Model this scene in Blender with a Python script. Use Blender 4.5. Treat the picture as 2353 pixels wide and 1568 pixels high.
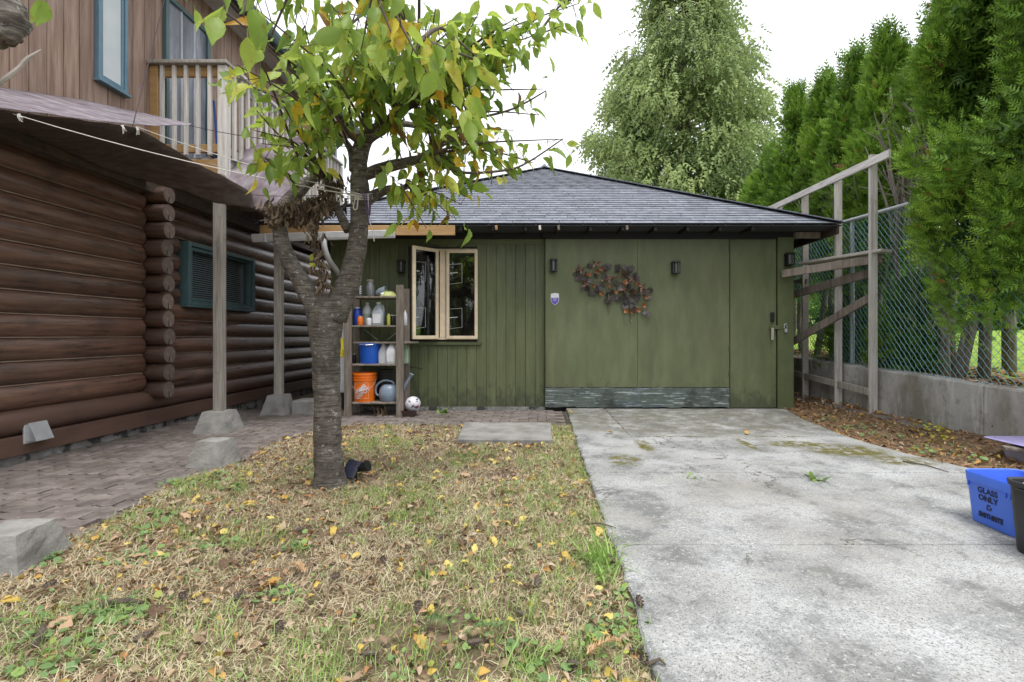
import bpy, math, random
import numpy as np
from mathutils import Vector, Matrix, Euler, noise as mnoise
random.seed(11); RNG = np.random.default_rng(11)
S = bpy.context.scene
COL = S.collection
for o in list(bpy.data.objects): bpy.data.objects.remove(o)

# ---------------------------------------------------------------- camera
EYE = 1.05                       # camera height (m)
FPX, VPU, VPV = 1148.0, 1229.0, 770.0   # focal length and vanishing point on a 2353 x 1568 picture
cam_d = bpy.data.cameras.new('camera'); cam = bpy.data.objects.new('camera', cam_d); COL.objects.link(cam)
cam.location = (0, 0, EYE); cam.rotation_euler = (math.radians(90), 0, 0)
cam_d.sensor_width = 36; cam_d.lens = 36 * FPX / 2353
cam_d.shift_x = -(VPU - 1176.5) / 2353; cam_d.shift_y = -(784 - VPV) / 2353
cam_d.clip_start = .05; cam_d.clip_end = 2000
S.camera = cam
# ---------------------------------------------------------------- sky, sun, exposure
SUN_EL, SUN_AZ = math.radians(70), math.radians(160)     # azimuth from +Y towards +X : behind the camera, to its right
w = bpy.data.worlds.new('World'); S.world = w; w.use_nodes = True
nt = w.node_tree; nt.nodes.clear()
sky = nt.nodes.new('ShaderNodeTexSky'); sky.sky_type = 'NISHITA'; sky.sun_disc = False
sky.sun_elevation = SUN_EL; sky.sun_rotation = SUN_AZ; sky.air_density = 1.0; sky.dust_density = 7.0; sky.ozone_density = 1.0
hs = nt.nodes.new('ShaderNodeHueSaturation'); hs.inputs['Saturation'].default_value = .12
mx = nt.nodes.new('ShaderNodeMixRGB'); mx.inputs[0].default_value = .72; mx.inputs[2].default_value = (9.6, 9.9, 10.4, 1)   # even cloud layer
bg = nt.nodes.new('ShaderNodeBackground'); bg.inputs['Strength'].default_value = .12
ow = nt.nodes.new('ShaderNodeOutputWorld')
nt.links.new(sky.outputs[0], hs.inputs['Color']); nt.links.new(hs.outputs[0], mx.inputs[1])
nt.links.new(mx.outputs[0], bg.inputs['Color']); nt.links.new(bg.outputs[0], ow.inputs['Surface'])
sd = bpy.data.lights.new('sun', 'SUN'); sd.energy = 1.5; sd.angle = math.radians(22); sd.color = (1, .965, .91)
sun = bpy.data.objects.new('sun', sd); COL.objects.link(sun)
d = Vector((math.sin(SUN_AZ) * math.cos(SUN_EL), math.cos(SUN_AZ) * math.cos(SUN_EL), math.sin(SUN_EL)))
sun.rotation_euler = d.to_track_quat('Z', 'Y').to_euler(); sun.location = (0, 0, 20)
S.view_settings.view_transform = 'Standard'; S.view_settings.look = 'None'
S.view_settings.exposure = 0.65; S.view_settings.gamma = 1; S.view_settings.use_curve_mapping = False
S.render.engine = 'CYCLES'; S.cycles.use_denoising = True
S.cycles.max_bounces = 8; S.cycles.transparent_max_bounces = 12; S.cycles.caustics_reflective = False; S.cycles.caustics_refractive = False

# ---------------------------------------------------------------- helpers
def P(u, v, Y):
    """point on the picture ray (u, v) at distance Y in front of the camera"""
    return Vector(((u - VPU) / FPX * Y, Y, EYE - (v - VPV) / FPX * Y))
def G(u, v, z=0.0):
    """where the picture ray meets the ground"""
    return P(u, v, FPX * (EYE - z) / (v - VPV))
def XW(u, X, v=None):
    """where the picture ray meets a wall plane of constant X"""
    Y = X * FPX / (u - VPU)
    return P(u, VPV if v is None else v, Y)

_bt = None
def _cbox():
    idx = {}; n = 0
    corners = [(a, b, c) for a in (-1, 1) for b in (-1, 1) for c in (-1, 1)]
    for c in corners:
        for a in range(3): idx[c, a] = n; n += 1
    F = []
    for a in range(3):
        for s in (-1, 1):
            o = [(a + 1) % 3, (a + 2) % 3]
            q = []
            for (p, r) in ((-1, -1), (1, -1), (1, 1), (-1, 1)):
                c = [0, 0, 0]; c[a] = s; c[o[0]] = p; c[o[1]] = r; q.append(idx[tuple(c), a])
            F.append(q if s > 0 else q[::-1])
    def pos(c, a): return Vector([c[k] * (1 if k == a else .5) for k in range(3)])
    inv = {v: k for k, v in idx.items()}
    def orient(q):
        p = [pos(*inv[i]) for i in q]; nrm = (p[1] - p[0]).cross(p[2] - p[1])
        return q if nrm.dot(sum(p, Vector())) > 0 else q[::-1]
    for a in range(3):
        for b in range(a + 1, 3):
            c3 = 3 - a - b
            for sa in (-1, 1):
                for sb in (-1, 1):
                    c1 = [0] * 3; c1[a] = sa; c1[b] = sb; c2 = list(c1); c1[c3] = -1; c2[c3] = 1
                    c1, c2 = tuple(c1), tuple(c2)
                    F.append(orient([idx[c1, a], idx[c2, a], idx[c2, b], idx[c1, b]]))
    for c in corners: F.append(orient([idx[c, 0], idx[c, 1], idx[c, 2]]))
    return corners, F
CB_C, CB_F = _cbox()
class MB:
    def __init__(s): s.v = []; s.f = []; s.mi = []
    def add(s, V, Fc, mi=0):
        n = len(s.v); s.v.extend([tuple(x) for x in V]); s.f.extend([[i + n for i in q] for q in Fc]); s.mi.extend([mi] * len(Fc)); return s
    def box(s, c, size, R=None, b=0.0, mi=0):
        h = [x / 2 for x in size]; c = Vector(c)
        if b > 0:
            b = min(b, min(h) * .9); V = []
            for k in CB_C:
                for a in range(3): V.append(Vector([k[i] * (h[i] if i == a else h[i] - b) for i in range(3)]))
            Fc = CB_F
        else:
            V = [Vector((x * h[0], y * h[1], z * h[2])) for x in (-1, 1) for y in (-1, 1) for z in (-1, 1)]
            Fc = [[0, 1, 3, 2], [4, 6, 7, 5], [0, 4, 5, 1], [2, 3, 7, 6], [0, 2, 6, 4], [1, 5, 7, 3]]
        if R is not None: V = [R @ x for x in V]
        return s.add([c + x for x in V], Fc, mi)
    def span(s, x0, x1, y0, y1, z0, z1, b=0.0, mi=0):
        return s.box(((x0 + x1) / 2, (y0 + y1) / 2, (z0 + z1) / 2), (abs(x1 - x0), abs(y1 - y0), abs(z1 - z0)), None, b, mi)
    def bar(s, p0, p1, w, h, up=(0, 0, 1), b=0.0, mi=0):
        p0 = Vector(p0); p1 = Vector(p1); d = p1 - p0; L = d.length; d.normalize(); up = Vector(up)
        x = up.cross(d)
        if x.length < 1e-4: x = Vector((1, 0, 0)).cross(d)
        x.normalize(); z = d.cross(x)
        R = Matrix((x, d, z)).transposed()
        return s.box((p0 + p1) / 2, (w, L, h), R, b, mi)
    def tube(s, pts, rad, seg=8, cap=True, mi=0, jit=0.0, flat=1.0):
        pts = [Vector(p) for p in pts]
        if not hasattr(rad, '__len__'): rad = [rad] * len(pts)
        n = len(pts); V = []; ref = Vector((.31, .77, .55)).normalized()
        prev = None
        for i, p in enumerate(pts):
            t = (pts[min(i + 1, n - 1)] - pts[max(i - 1, 0)]).normalized()
            if prev is None:
                a = t.cross(ref); a = a if a.length > .1 else t.cross(Vector((1, 0, 0)))
            else: a = prev - t * prev.dot(t)
            a.normalize(); bb = t.cross(a); prev = a
            for k in range(seg):
                th = 2 * math.pi * k / seg; r = rad[i] * (1 + jit * (random.random() - .5))
                V.append(p + (a * math.cos(th) + bb * math.sin(th) * flat) * r)
        Fc = []
        for i in range(n - 1):
            for k in range(seg):
                k2 = (k + 1) % seg
                Fc.append([i * seg + k, i * seg + k2, (i + 1) * seg + k2, (i + 1) * seg + k])
        if cap: Fc.append(list(range(seg))[::-1]); Fc.append([(n - 1) * seg + k for k in range(seg)])
        return s.add(V, Fc, mi)
    def lathe(s, prof, seg=20, c=(0, 0, 0), R=None, cap=True, mi=0, sx=1, sy=1):
        c = Vector(c); V = []; n = len(prof)
        for (r, z) in prof:
            for k in range(seg):
                th = 2 * math.pi * k / seg; p = Vector((r * math.cos(th) * sx, r * math.sin(th) * sy, z))
                V.append(c + (R @ p if R is not None else p))
        Fc = []
        for i in range(n - 1):
            for k in range(seg):
                k2 = (k + 1) % seg; Fc.append([i * seg + k, i * seg + k2, (i + 1) * seg + k2, (i + 1) * seg + k])
        if cap:
            if prof[0][0] > 1e-4: Fc.append(list(range(seg))[::-1])
            if prof[-1][0] > 1e-4: Fc.append([(n - 1) * seg + k for k in range(seg)])
        return s.add(V, Fc, mi)
    def prism(s, poly, z0, z1, M=None, top_in=0.0, mi=0):
        """polygon (counter-clockwise x, y list) pushed from z0 to z1, upper rim drawn in by top_in"""
        n = len(poly); cx = sum(p[0] for p in poly) / n; cy = sum(p[1] for p in poly) / n
        V = [Vector((x, y, z0)) for x, y in poly]
        if top_in:
            V += [Vector((x, y, z1 - top_in)) for x, y in poly]
            for x, y in poly:
                dx, dy = cx - x, cy - y; L = math.hypot(dx, dy) or 1; V.append(Vector((x + dx / L * top_in * 1.3, y + dy / L * top_in * 1.3, z1)))
            rings = 3
        else: V += [Vector((x, y, z1)) for x, y in poly]; rings = 2
        if M is not None: V = [M @ p for p in V]
        Fc = [list(range(n))[::-1]]
        for r in range(rings - 1):
            for i in range(n): j = (i + 1) % n; Fc.append([r * n + i, r * n + j, (r + 1) * n + j, (r + 1) * n + i])
        Fc.append([(rings - 1) * n + i for i in range(n)])
        return s.add(V, Fc, mi)
    def grid(s, rows, mi=0):
        """rows: list of equal length point lists"""
        n = len(rows[0]); V = [p for r in rows for p in r]
        Fc = [[i * n + j, i * n + j + 1, (i + 1) * n + j + 1, (i + 1) * n + j] for i in range(len(rows) - 1) for j in range(n - 1)]
        return s.add(V, Fc, mi)
    def mesh(s, name, mat, smooth=False):
        m = bpy.data.meshes.new(name); m.from_pydata(s.v, [], s.f)
        mats = mat if isinstance(mat, (list, tuple)) else [mat]
        for k in mats: m.materials.append(k)
        if len(mats) > 1: m.polygons.foreach_set('material_index', s.mi)
        if smooth: m.polygons.foreach_set('use_smooth', [True] * len(s.f))
        m.update(); return m
    def build(s, name, mat, parent=None, smooth=False):
        o = bpy.data.objects.new(name, s.mesh(name, mat, smooth)); COL.objects.link(o)
        if parent is not None: o.parent = parent; o.matrix_parent_inverse = inv_of(parent)
        if smooth == 'a': o.data.set_sharp_from_angle(angle=math.radians(40))
        return o
def wmat(o):
    b = Matrix.LocRotScale(o.location, o.rotation_euler, o.scale)
    return b if o.parent is None else wmat(o.parent) @ o.matrix_parent_inverse @ b
def inv_of(p): return wmat(p).inverted()
def tag(o, label=None, cat=None, group=None, kind=None):
    if label: o['label'] = label
    if cat: o['category'] = cat
    if group: o['group'] = group
    if kind: o['kind'] = kind
    return o
def thing(name, loc, label, cat, group=None):
    o = bpy.data.objects.new(name, None); COL.objects.link(o); o.location = loc; o.empty_display_size = .1
    return tag(o, label, cat, group)
def part(name, mesh, parent, loc=(0, 0, 0), rot=None, scale=None):
    """world placed object under parent, sharing mesh data"""
    o = bpy.data.objects.new(name, mesh); COL.objects.link(o)
    o.location = loc
    if rot is not None: o.rotation_euler = rot
    if scale is not None: o.scale = scale if hasattr(scale, '__len__') else (scale,) * 3
    if parent is not None: o.parent = parent; o.matrix_parent_inverse = inv_of(parent)
    return o
def scatter(name, tv, tf, M, T, mat, tint=None, parent=None, smooth=False):
    """many copies of a small template joined in one mesh; tint is one number per copy"""
    tv = np.asarray(tv, float); M = np.asarray(M); T = np.asarray(T); n = len(T); nv = len(tv)
    V = (np.einsum('nij,vj->nvi', M, tv) + T[:, None, :]).reshape(-1, 3)
    lv = np.concatenate([np.asarray(q) for q in tf]); lens = np.array([len(q) for q in tf])
    L = (lv[None, :] + (np.arange(n) * nv)[:, None]).reshape(-1)
    lt = np.tile(lens, n); ls = np.concatenate(([0], np.cumsum(lt)[:-1]))
    m = bpy.data.meshes.new(name)
    m.vertices.add(len(V)); m.vertices.foreach_set('co', V.astype(np.float32).reshape(-1))
    m.loops.add(len(L)); m.loops.foreach_set('vertex_index', L.astype(np.int32))
    m.polygons.add(len(lt)); m.polygons.foreach_set('loop_start', ls.astype(np.int32))
    m.update(calc_edges=True)
    if tint is not None:
        a = m.attributes.new('tint', 'FLOAT', 'FACE'); a.data.foreach_set('value', np.repeat(np.asarray(tint, np.float32), len(tf)))
    if smooth: m.polygons.foreach_set('use_smooth', np.ones(len(lt), bool))
    m.materials.append(mat)
    o = bpy.data.objects.new(name, m); COL.objects.link(o)
    if parent is not None: o.parent = parent; o.matrix_parent_inverse = inv_of(parent)
    return o
def frames(axis, spin=None, side=None):
    """rotation matrices (n,3,3) whose y column follows axis; x column = side direction spun about it"""
    a = axis / np.linalg.norm(axis, axis=1, keepdims=True)
    if side is None: side = np.tile(np.array([[.13, .21, .97]]), (len(a), 1))
    x = np.cross(a, side); ln = np.linalg.norm(x, axis=1, keepdims=True); x = np.where(ln > 1e-4, x / np.maximum(ln, 1e-6), np.array([[1., 0, 0]]))
    z = np.cross(x, a)
    if spin is not None:
        c, s_ = np.cos(spin)[:, None], np.sin(spin)[:, None]; x, z = x * c + z * s_, z * c - x * s_
    return np.stack([x, a, z], axis=2)
def euls(rx, ry, rz):
    cx, sx, cy, sy, cz, sz = np.cos(rx), np.sin(rx), np.cos(ry), np.sin(ry), np.cos(rz), np.sin(rz)
    o = np.zeros((len(rx), 3, 3))
    o[:, 0, 0] = cz * cy; o[:, 0, 1] = cz * sy * sx - sz * cx; o[:, 0, 2] = cz * sy * cx + sz * sx
    o[:, 1, 0] = sz * cy; o[:, 1, 1] = sz * sy * sx + cz * cx; o[:, 1, 2] = sz * sy * cx - cz * sx
    o[:, 2, 0] = -sy; o[:, 2, 1] = cy * sx; o[:, 2, 2] = cy * cx
    return o
def lerp(a, b, t): return a + (b - a) * t
def pl(pts, t):
    """interpolate along a list of points, t in 0..1"""
    n = len(pts) - 1; x = min(max(t, 0), .99999) * n; i = int(x); return Vector(pts[i]).lerp(Vector(pts[i + 1]), x - i)
def smoothpath(pts, rad, k=4):
    """Catmull-Rom through the points"""
    pts = [Vector(p) for p in pts]; o = []; r = []
    n = len(pts)
    for i in range(n - 1):
        p0, p1, p2, p3 = pts[max(i - 1, 0)], pts[i], pts[i + 1], pts[min(i + 2, n - 1)]
        for j in range(k):
            t = j / k
            o.append(.5 * ((2 * p1) + (p2 - p0) * t + (2 * p0 - 5 * p1 + 4 * p2 - p3) * t * t + (3 * p1 - p0 - 3 * p2 + p3) * t ** 3)); r.append(lerp(rad[i], rad[i + 1], t))
    o.append(pts[-1]); r.append(rad[-1]); return o, r

# ---------------------------------------------------------------- materials
def newmat(name):
    m = bpy.data.materials.new(name); m.use_nodes = True; t = m.node_tree
    b = t.nodes['Principled BSDF']; return m, t, b
def nd(t, typ, **kw):
    n = t.nodes.new(typ)
    for k, v in kw.items():
        if k.startswith('i_'): n.inputs[k[2:].replace('_', ' ')].default_value = v
        else: setattr(n, k, v)
    return n
def ramp(t, stops, inp=None, interp='LINEAR'):
    r = t.nodes.new('ShaderNodeValToRGB'); r.color_ramp.interpolation = interp
    e = r.color_ramp.elements
    while len(e) < len(stops): e.new(.5)
    for k, (p, c) in enumerate(stops): e[k].position = p; e[k].color = tuple(c) + ((1,) if len(c) == 3 else ())
    if inp is not None: t.links.new(inp, r.inputs[0])
    return r
def mixc(t, fac, a, b, mode='MIX'):
    n = t.nodes.new('ShaderNodeMixRGB'); n.blend_type = mode
    for s, i in ((fac, 0), (a, 1), (b, 2)):
        if isinstance(s, (int, float)): n.inputs[i].default_value = s
        elif isinstance(s, (tuple, list)): n.inputs[i].default_value = tuple(s) + ((1,) if len(s) == 3 else ())
        else: t.links.new(s, n.inputs[i])
    return n.outputs[0]
def math_(t, op, a, b=None, clamp=False):
    n = t.nodes.new('ShaderNodeMath'); n.operation = op; n.use_clamp = clamp
    for i, s in enumerate((a, b)):
        if s is None: continue
        if isinstance(s, (int, float)): n.inputs[i].default_value = s
        else: t.links.new(s, n.inputs[i])
    return n.outputs[0]
def coords(t, stretch=(1, 1, 1), local=False):
    if local: src = t.nodes.new('ShaderNodeTexCoord').outputs['Object']
    else: src = t.nodes.new('ShaderNodeNewGeometry').outputs['Position']
    mp = t.nodes.new('ShaderNodeMapping'); mp.inputs['Scale'].default_value = stretch
    t.links.new(src, mp.inputs[0]); return mp.outputs[0]
def noise(t, vec, scale, detail=5, rough=.6, dist=0.0):
    n = nd(t, 'ShaderNodeTexNoise'); n.inputs['Scale'].default_value = scale; n.inputs['Detail'].default_value = detail
    n.inputs['Roughness'].default_value = rough; n.inputs['Distortion'].default_value = dist
    t.links.new(vec, n.inputs['Vector']); return n.outputs['Fac']
def spot(t, cx, cy, rx, ry):
    """soft elliptical mask on the ground round a stain"""
    g = t.nodes.new('ShaderNodeNewGeometry').outputs['Position']
    s = t.nodes.new('ShaderNodeVectorMath'); s.operation = 'SUBTRACT'; t.links.new(g, s.inputs[0]); s.inputs[1].default_value = (cx, cy, 0)
    d_ = t.nodes.new('ShaderNodeVectorMath'); d_.operation = 'MULTIPLY'; t.links.new(s.outputs[0], d_.inputs[0]); d_.inputs[1].default_value = (1 / rx, 1 / ry, 0)
    l = t.nodes.new('ShaderNodeVectorMath'); l.operation = 'LENGTH'; t.links.new(d_.outputs[0], l.inputs[0])
    return math_(t, 'SUBTRACT', 1.0, l.outputs['Value'], True)
def surf(name, cols, stretch=(1, 1, 1), scale=5.0, rough=.7, bump=.15, bscale=None, rnd=.12, blotch=(), metallic=0.0, spec=.4, local=False, rvar=.1, lo=.3, hi=.7, coat=0.0, dist=0.0):
    m, t, b = newmat(name); L = t.links
    vec = coords(t, stretch, local)
    f = noise(t, vec, scale, 7, .62, dist)
    n = len(cols); c = ramp(t, [(lo + (hi - lo) * k / max(n - 1, 1), cols[k]) for k in range(n)], f).outputs[0]
    vec2 = coords(t, (1, 1, 1), local)
    for (bc, bs, b0, b1, amt, *st) in blotch:
        bf = noise(t, coords(t, st[0], local) if st else vec2, bs, 6, .65)
        r = ramp(t, [(b0, (0, 0, 0)), (b1, (amt,) * 3)], bf).outputs[0]
        c = mixc(t, r, c, bc)
    if rnd:
        oi = t.nodes.new('ShaderNodeObjectInfo'); mr = nd(t, 'ShaderNodeMapRange'); mr.inputs['To Min'].default_value = 1 - rnd; mr.inputs['To Max'].default_value = 1 + rnd
        L.new(oi.outputs['Random'], mr.inputs[0])
        hsv = t.nodes.new('ShaderNodeHueSaturation'); L.new(c, hsv.inputs['Color']); L.new(mr.outputs[0], hsv.inputs['Value']); c = hsv.outputs[0]
    L.new(c, b.inputs['Base Color'])
    rr = nd(t, 'ShaderNodeMapRange'); rr.inputs['To Min'].default_value = max(rough - rvar, .02); rr.inputs['To Max'].default_value = min(rough + rvar, 1)
    L.new(f, rr.inputs[0]); L.new(rr.outputs[0], b.inputs['Roughness'])
    b.inputs['Metallic'].default_value = metallic; b.inputs['Specular IOR Level'].default_value = spec
    b.inputs['Coat Weight'].default_value = coat; b.inputs['Coat Roughness'].default_value = .25
    if bump:
        bf = noise(t, vec, bscale or scale * 3, 6, .7)
        bm = nd(t, 'ShaderNodeBump'); bm.inputs['Strength'].default_value = bump; bm.inputs['Distance'].default_value = .02
        L.new(bf, bm.inputs['Height']); L.new(bm.outputs[0], b.inputs['Normal'])
    return m
def rough_up(o, amp, freq, amp2=0.0):
    """knobbly surface for bark and rough castings"""
    m_ = o.data; co = [v.co.copy() for v in m_.vertices]; nn = [v.normal.copy() for v in m_.vertices]
    for v, c_, n_ in zip(m_.vertices, co, nn):
        v.co = c_ + n_ * (amp * mnoise.noise(c_ * freq) + amp2 * mnoise.noise(c_ * freq * 4))
    m_.update(); return o
def add_trans(m, fac):
    """cloth that lets some daylight through"""
    t = m.node_tree; b = t.nodes['Principled BSDF']; tr = t.nodes.new('ShaderNodeBsdfTranslucent')
    t.links.new(b.inputs['Base Color'].links[0].from_socket, tr.inputs['Color']); ms = t.nodes.new('ShaderNodeMixShader'); ms.inputs[0].default_value = fac
    t.links.new(b.outputs[0], ms.inputs[1]); t.links.new(tr.outputs[0], ms.inputs[2]); t.links.new(ms.outputs[0], t.nodes['Material Output'].inputs['Surface'])
def plain(name, c, rough=.5, metallic=0.0, spec=.5, var=.12):
    return surf(name, [tuple(x * (1 - var) for x in c), tuple(min(x * (1 + var), 1) for x in c)], scale=9, rough=rough, metallic=metallic, spec=spec, bump=.04, rnd=.05)
def leafmat(name, stops, trans=.35, rough=.5, spots=None):
    m, t, b = newmat(name); L = t.links
    at = nd(t, 'ShaderNodeAttribute'); at.attribute_name = 'tint'
    c = ramp(t, stops, at.outputs['Fac']).outputs[0]
    nz = noise(t, coords(t), 9, 4)
    v = nd(t, 'ShaderNodeMapRange'); v.inputs['To Min'].default_value = .72; v.inputs['To Max'].default_value = 1.3; L.new(nz, v.inputs[0])
    h = t.nodes.new('ShaderNodeHueSaturation'); L.new(c, h.inputs['Color']); L.new(v.outputs[0], h.inputs['Value']); c = h.outputs[0]
    if spots:
        sf = ramp(t, [(.57, (0, 0, 0)), (.66, (.6,) * 3)], noise(t, coords(t), 38, 5)).outputs[0]; c = mixc(t, sf, c, spots)
    L.new(c, b.inputs['Base Color']); b.inputs['Roughness'].default_value = rough; b.inputs['Specular IOR Level'].default_value = .35
    if trans:
        tr = t.nodes.new('ShaderNodeBsdfTranslucent'); L.new(c, tr.inputs['Color'])
        ms = t.nodes.new('ShaderNodeMixShader'); ms.inputs[0].default_value = trans
        L.new(b.outputs[0], ms.inputs[1]); L.new(tr.outputs[0], ms.inputs[2]); L.new(ms.outputs[0], t.nodes['Material Output'].inputs['Surface'])
    return m
def glassmat(name, tintc=(1, 1, 1), refl=.25, rough=.02, refc=(1, 1, 1)):
    """window pane: what is behind shows through, sky and trees mirror in it"""
    m, t, b = newmat(name); L = t.links
    tr = t.nodes.new('ShaderNodeBsdfTransparent'); tr.inputs[0].default_value = tuple(tintc) + (1,)
    gl = t.nodes.new('ShaderNodeBsdfGlossy'); gl.inputs['Roughness'].default_value = rough; gl.inputs['Color'].default_value = tuple(refc) + (1,)
    lw_ = t.nodes.new('ShaderNodeLayerWeight'); lw_.inputs[0].default_value = .5
    mxs = t.nodes.new('ShaderNodeMixShader'); L.new(math_(t, 'ADD', math_(t, 'POWER', lw_.outputs['Facing'], 4.0), refl + .03, True), mxs.inputs[0])
    L.new(tr.outputs[0], mxs.inputs[1]); L.new(gl.outputs[0], mxs.inputs[2]); L.new(mxs.outputs[0], t.nodes['Material Output'].inputs['Surface'])
    return m
MT = {}
MT['log'] = surf('log_stain', [(.054, .030, .023), (.132, .069, .046), (.205, .108, .068)], stretch=(6, .5, 6), scale=5, rough=.30, bump=.4, bscale=9, rnd=.25, spec=.6, coat=.6, blotch=[((.028, .019, .017), 2.5, .52, .7, .7), ((.20, .155, .14), 5, .62, .72, .4, (4, .4, 5)), ((.010, .007, .006), 6, .655, .675, .9, (3, .18, 11)), ((.012, .008, .007), 9, .74, .78, .8, (1, .6, 1))])
MT['log_x'] = surf('log_stain_cross', [(.045, .026, .02), (.11, .06, .04)], stretch=(.5, 6, 6), scale=5, rough=.4, bump=.3, rnd=.15)
MT['base'] = surf('baseboard_paint', [(.105, .060, .045), (.145, .084, .064)], stretch=(3, .4, 3), scale=4, rough=.42, bump=.15, rnd=.08, blotch=[((.04, .025, .02), 2, .55, .8, .5)])
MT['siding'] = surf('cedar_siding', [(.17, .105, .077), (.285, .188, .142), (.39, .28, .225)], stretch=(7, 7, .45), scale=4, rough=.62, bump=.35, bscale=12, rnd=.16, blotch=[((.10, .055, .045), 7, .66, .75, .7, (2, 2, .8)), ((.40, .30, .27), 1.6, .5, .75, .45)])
MT['siding_far'] = surf('cedar_siding_lit', [(.36, .19, .10), (.46, .27, .16)], stretch=(7, 7, .45), scale=4, rough=.65, bump=.3, rnd=.12)  # same cedar boards in a lighter colour, daylight painted in
MT['wood_grey'] = surf('weathered_timber', [(.21, .19, .165), (.34, .31, .275), (.44, .41, .37)], stretch=(7, 7, .5), scale=5, rough=.75, bump=.4, bscale=14, rnd=.12, blotch=[((.13, .11, .09), 5, .6, .75, .6)])
MT['wood_pale'] = surf('pale_weathered_timber', [(.40, .37, .34), (.58, .55, .52), (.68, .65, .62)], stretch=(7, 7, .5), scale=5, rough=.72, bump=.3, rnd=.1, blotch=[((.26, .21, .15), 4, .58, .75, .6)])
MT['wood_rail'] = surf('weathered_rail', [(.33, .30, .27), (.50, .47, .44)], stretch=(6, .7, 6), scale=5, rough=.75, bump=.3, rnd=.12, blotch=[((.2, .16, .12), 4, .58, .75, .5)])
MT['wood_fresh'] = surf('cedar_fresh', [(.33, .19, .075), (.46, .29, .13)], stretch=(.7, 5, 6), scale=5, rough=.6, bump=.2, rnd=.1, blotch=[((.22, .12, .05), 5, .62, .7, .6)])
MT['wood_brown'] = surf('brown_timber', [(.12, .096, .078), (.20, .168, .14), (.30, .262, .225)], stretch=(5, 5, .6), scale=6, rough=.75, bump=.4, rnd=.12, blotch=[((.30, .27, .24), 3, .55, .75, .5)])
MT['wood_dark'] = surf('dark_timber', [(.05, .035, .028), (.10, .075, .06)], stretch=(2, 2, 2), scale=5, rough=.75, bump=.3)
MT['teal'] = plain('teal_frame_paint', (.075, .13, .142), .4)
MT['teal_light'] = plain('blue_grey_frame_paint', (.13, .23, .30), .4)
MT['green'] = surf('green_wall_paint', [(.078, .090, .043), (.110, .127, .060), (.138, .155, .078)], stretch=(6, 6, .5), scale=3, rough=.55, bump=.25, bscale=14, rnd=.07, blotch=[((.055, .075, .05), 1.1, .48, .72, .65), ((.17, .175, .11), 3, .62, .72, .4, (4, 4, .6)), ((.03, .035, .025), 14, .68, .74, .5)])
MT['trim_green'] = surf('green_trim_paint', [(.075, .09, .04), (.11, .13, .06)], stretch=(1, 1, 1), scale=4, rough=.55, bump=.15)
MT['roofdeck'] = plain('roof_felt', (.05, .052, .06), .9)
MT['black'] = plain('black_metal', (.012, .012, .014), .38)
MT['darkroom'] = plain('dark_interior', (.012, .012, .012), .9)
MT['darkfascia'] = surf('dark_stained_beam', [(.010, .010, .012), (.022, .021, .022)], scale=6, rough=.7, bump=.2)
MT['white_pvc'] = plain('white_aluminium', (.62, .63, .66), .35)
MT['tan'] = plain('cream_window_frame', (.66, .55, .40), .5)
MT['steel'] = plain('galvanised_steel', (.55, .56, .58), .35, .6)
MT['rope_w'] = plain('white_cord', (.62, .60, .56), .8)
MT['rope_d'] = plain('dark_cord', (.05, .035, .045), .8)
MT['rope_p'] = plain('purple_cord', (.10, .055, .16), .8)
MT['soil'] = surf('soil', [(.085, .06, .042), (.19, .14, .095), (.30, .235, .165)], scale=9, rough=.95, bump=.8, bscale=40, rnd=0, spec=.15, blotch=[((.17, .15, .07), 3, .5, .66, .7), ((.10, .14, .045), 2.3, .58, .7, .45)])
MT['foundation'] = surf('old_concrete', [(.16, .15, .14), (.33, .32, .31)], scale=7, rough=.85, bump=.4, rnd=.1, blotch=[((.03, .03, .03), 6, .5, .58, .9), ((.55, .55, .55), 9, .62, .66, .8)])
MT['concrete'] = surf('cast_concrete', [(.17, .165, .155), (.27, .262, .25), (.35, .34, .325)], scale=5, rough=.88, bump=.45, bscale=60, rnd=.08, spec=.2, blotch=[((.16, .155, .12), 3, .55, .72, .55), ((.07, .07, .065), 55, .66, .7, .7)])
MT['retain'] = surf('retaining_wall_concrete', [(.29, .285, .275), (.40, .39, .375), (.48, .47, .455)], scale=2.2, rough=.88, bump=.35, bscale=45, rnd=.05, spec=.2, blotch=[((.15, .135, .10), 1.8, .46, .62, .75, (1, 1, .35)), ((.09, .088, .08), 26, .64, .69, .85), ((.56, .55, .55), 4, .54, .66, .6, (3, 3, .5)), ((.20, .19, .17), 9, .55, .66, .5)])
# weathered driveway concrete : pale, speckled, with moss in fixed places
m, t, b = newmat('driveway_concrete'); L = t.links
v0 = coords(t)
c = ramp(t, [(.41, (.18, .184, .18)), (.5, (.35, .355, .36)), (.59, (.58, .59, .605))], noise(t, v0, 2.6, 10, .76)).outputs[0]
c = mixc(t, ramp(t, [(.46, (0,) * 3), (.60, (.75,) * 3)], noise(t, v0, 5.2, 9, .78)).outputs[0], c, (.29, .285, .265))
c = mixc(t, ramp(t, [(.51, (0,) * 3), (.58, (.75,) * 3)], noise(t, v0, 85, 7, .78)).outputs[0], c, (.20, .197, .185))
c = mixc(t, ramp(t, [(.57, (0,) * 3), (.63, (.7,) * 3)], noise(t, v0, 170, 3, .6)).outputs[0], c, (.10, .097, .085))
c = mixc(t, ramp(t, [(.57, (0,) * 3), (.64, (.55,) * 3)], noise(t, v0, 60, 6, .75)).outputs[0], c, (.70, .70, .715))
c = mixc(t, ramp(t, [(.50, (0,) * 3), (.66, (.55,) * 3)], noise(t, v0, 1.0, 8, .7, .5)).outputs[0], c, (.30, .285, .255))
cr_ = math_(t, 'ABSOLUTE', math_(t, 'SUBTRACT', noise(t, v0, 1.1, 7, .62, .4), .5))
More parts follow.
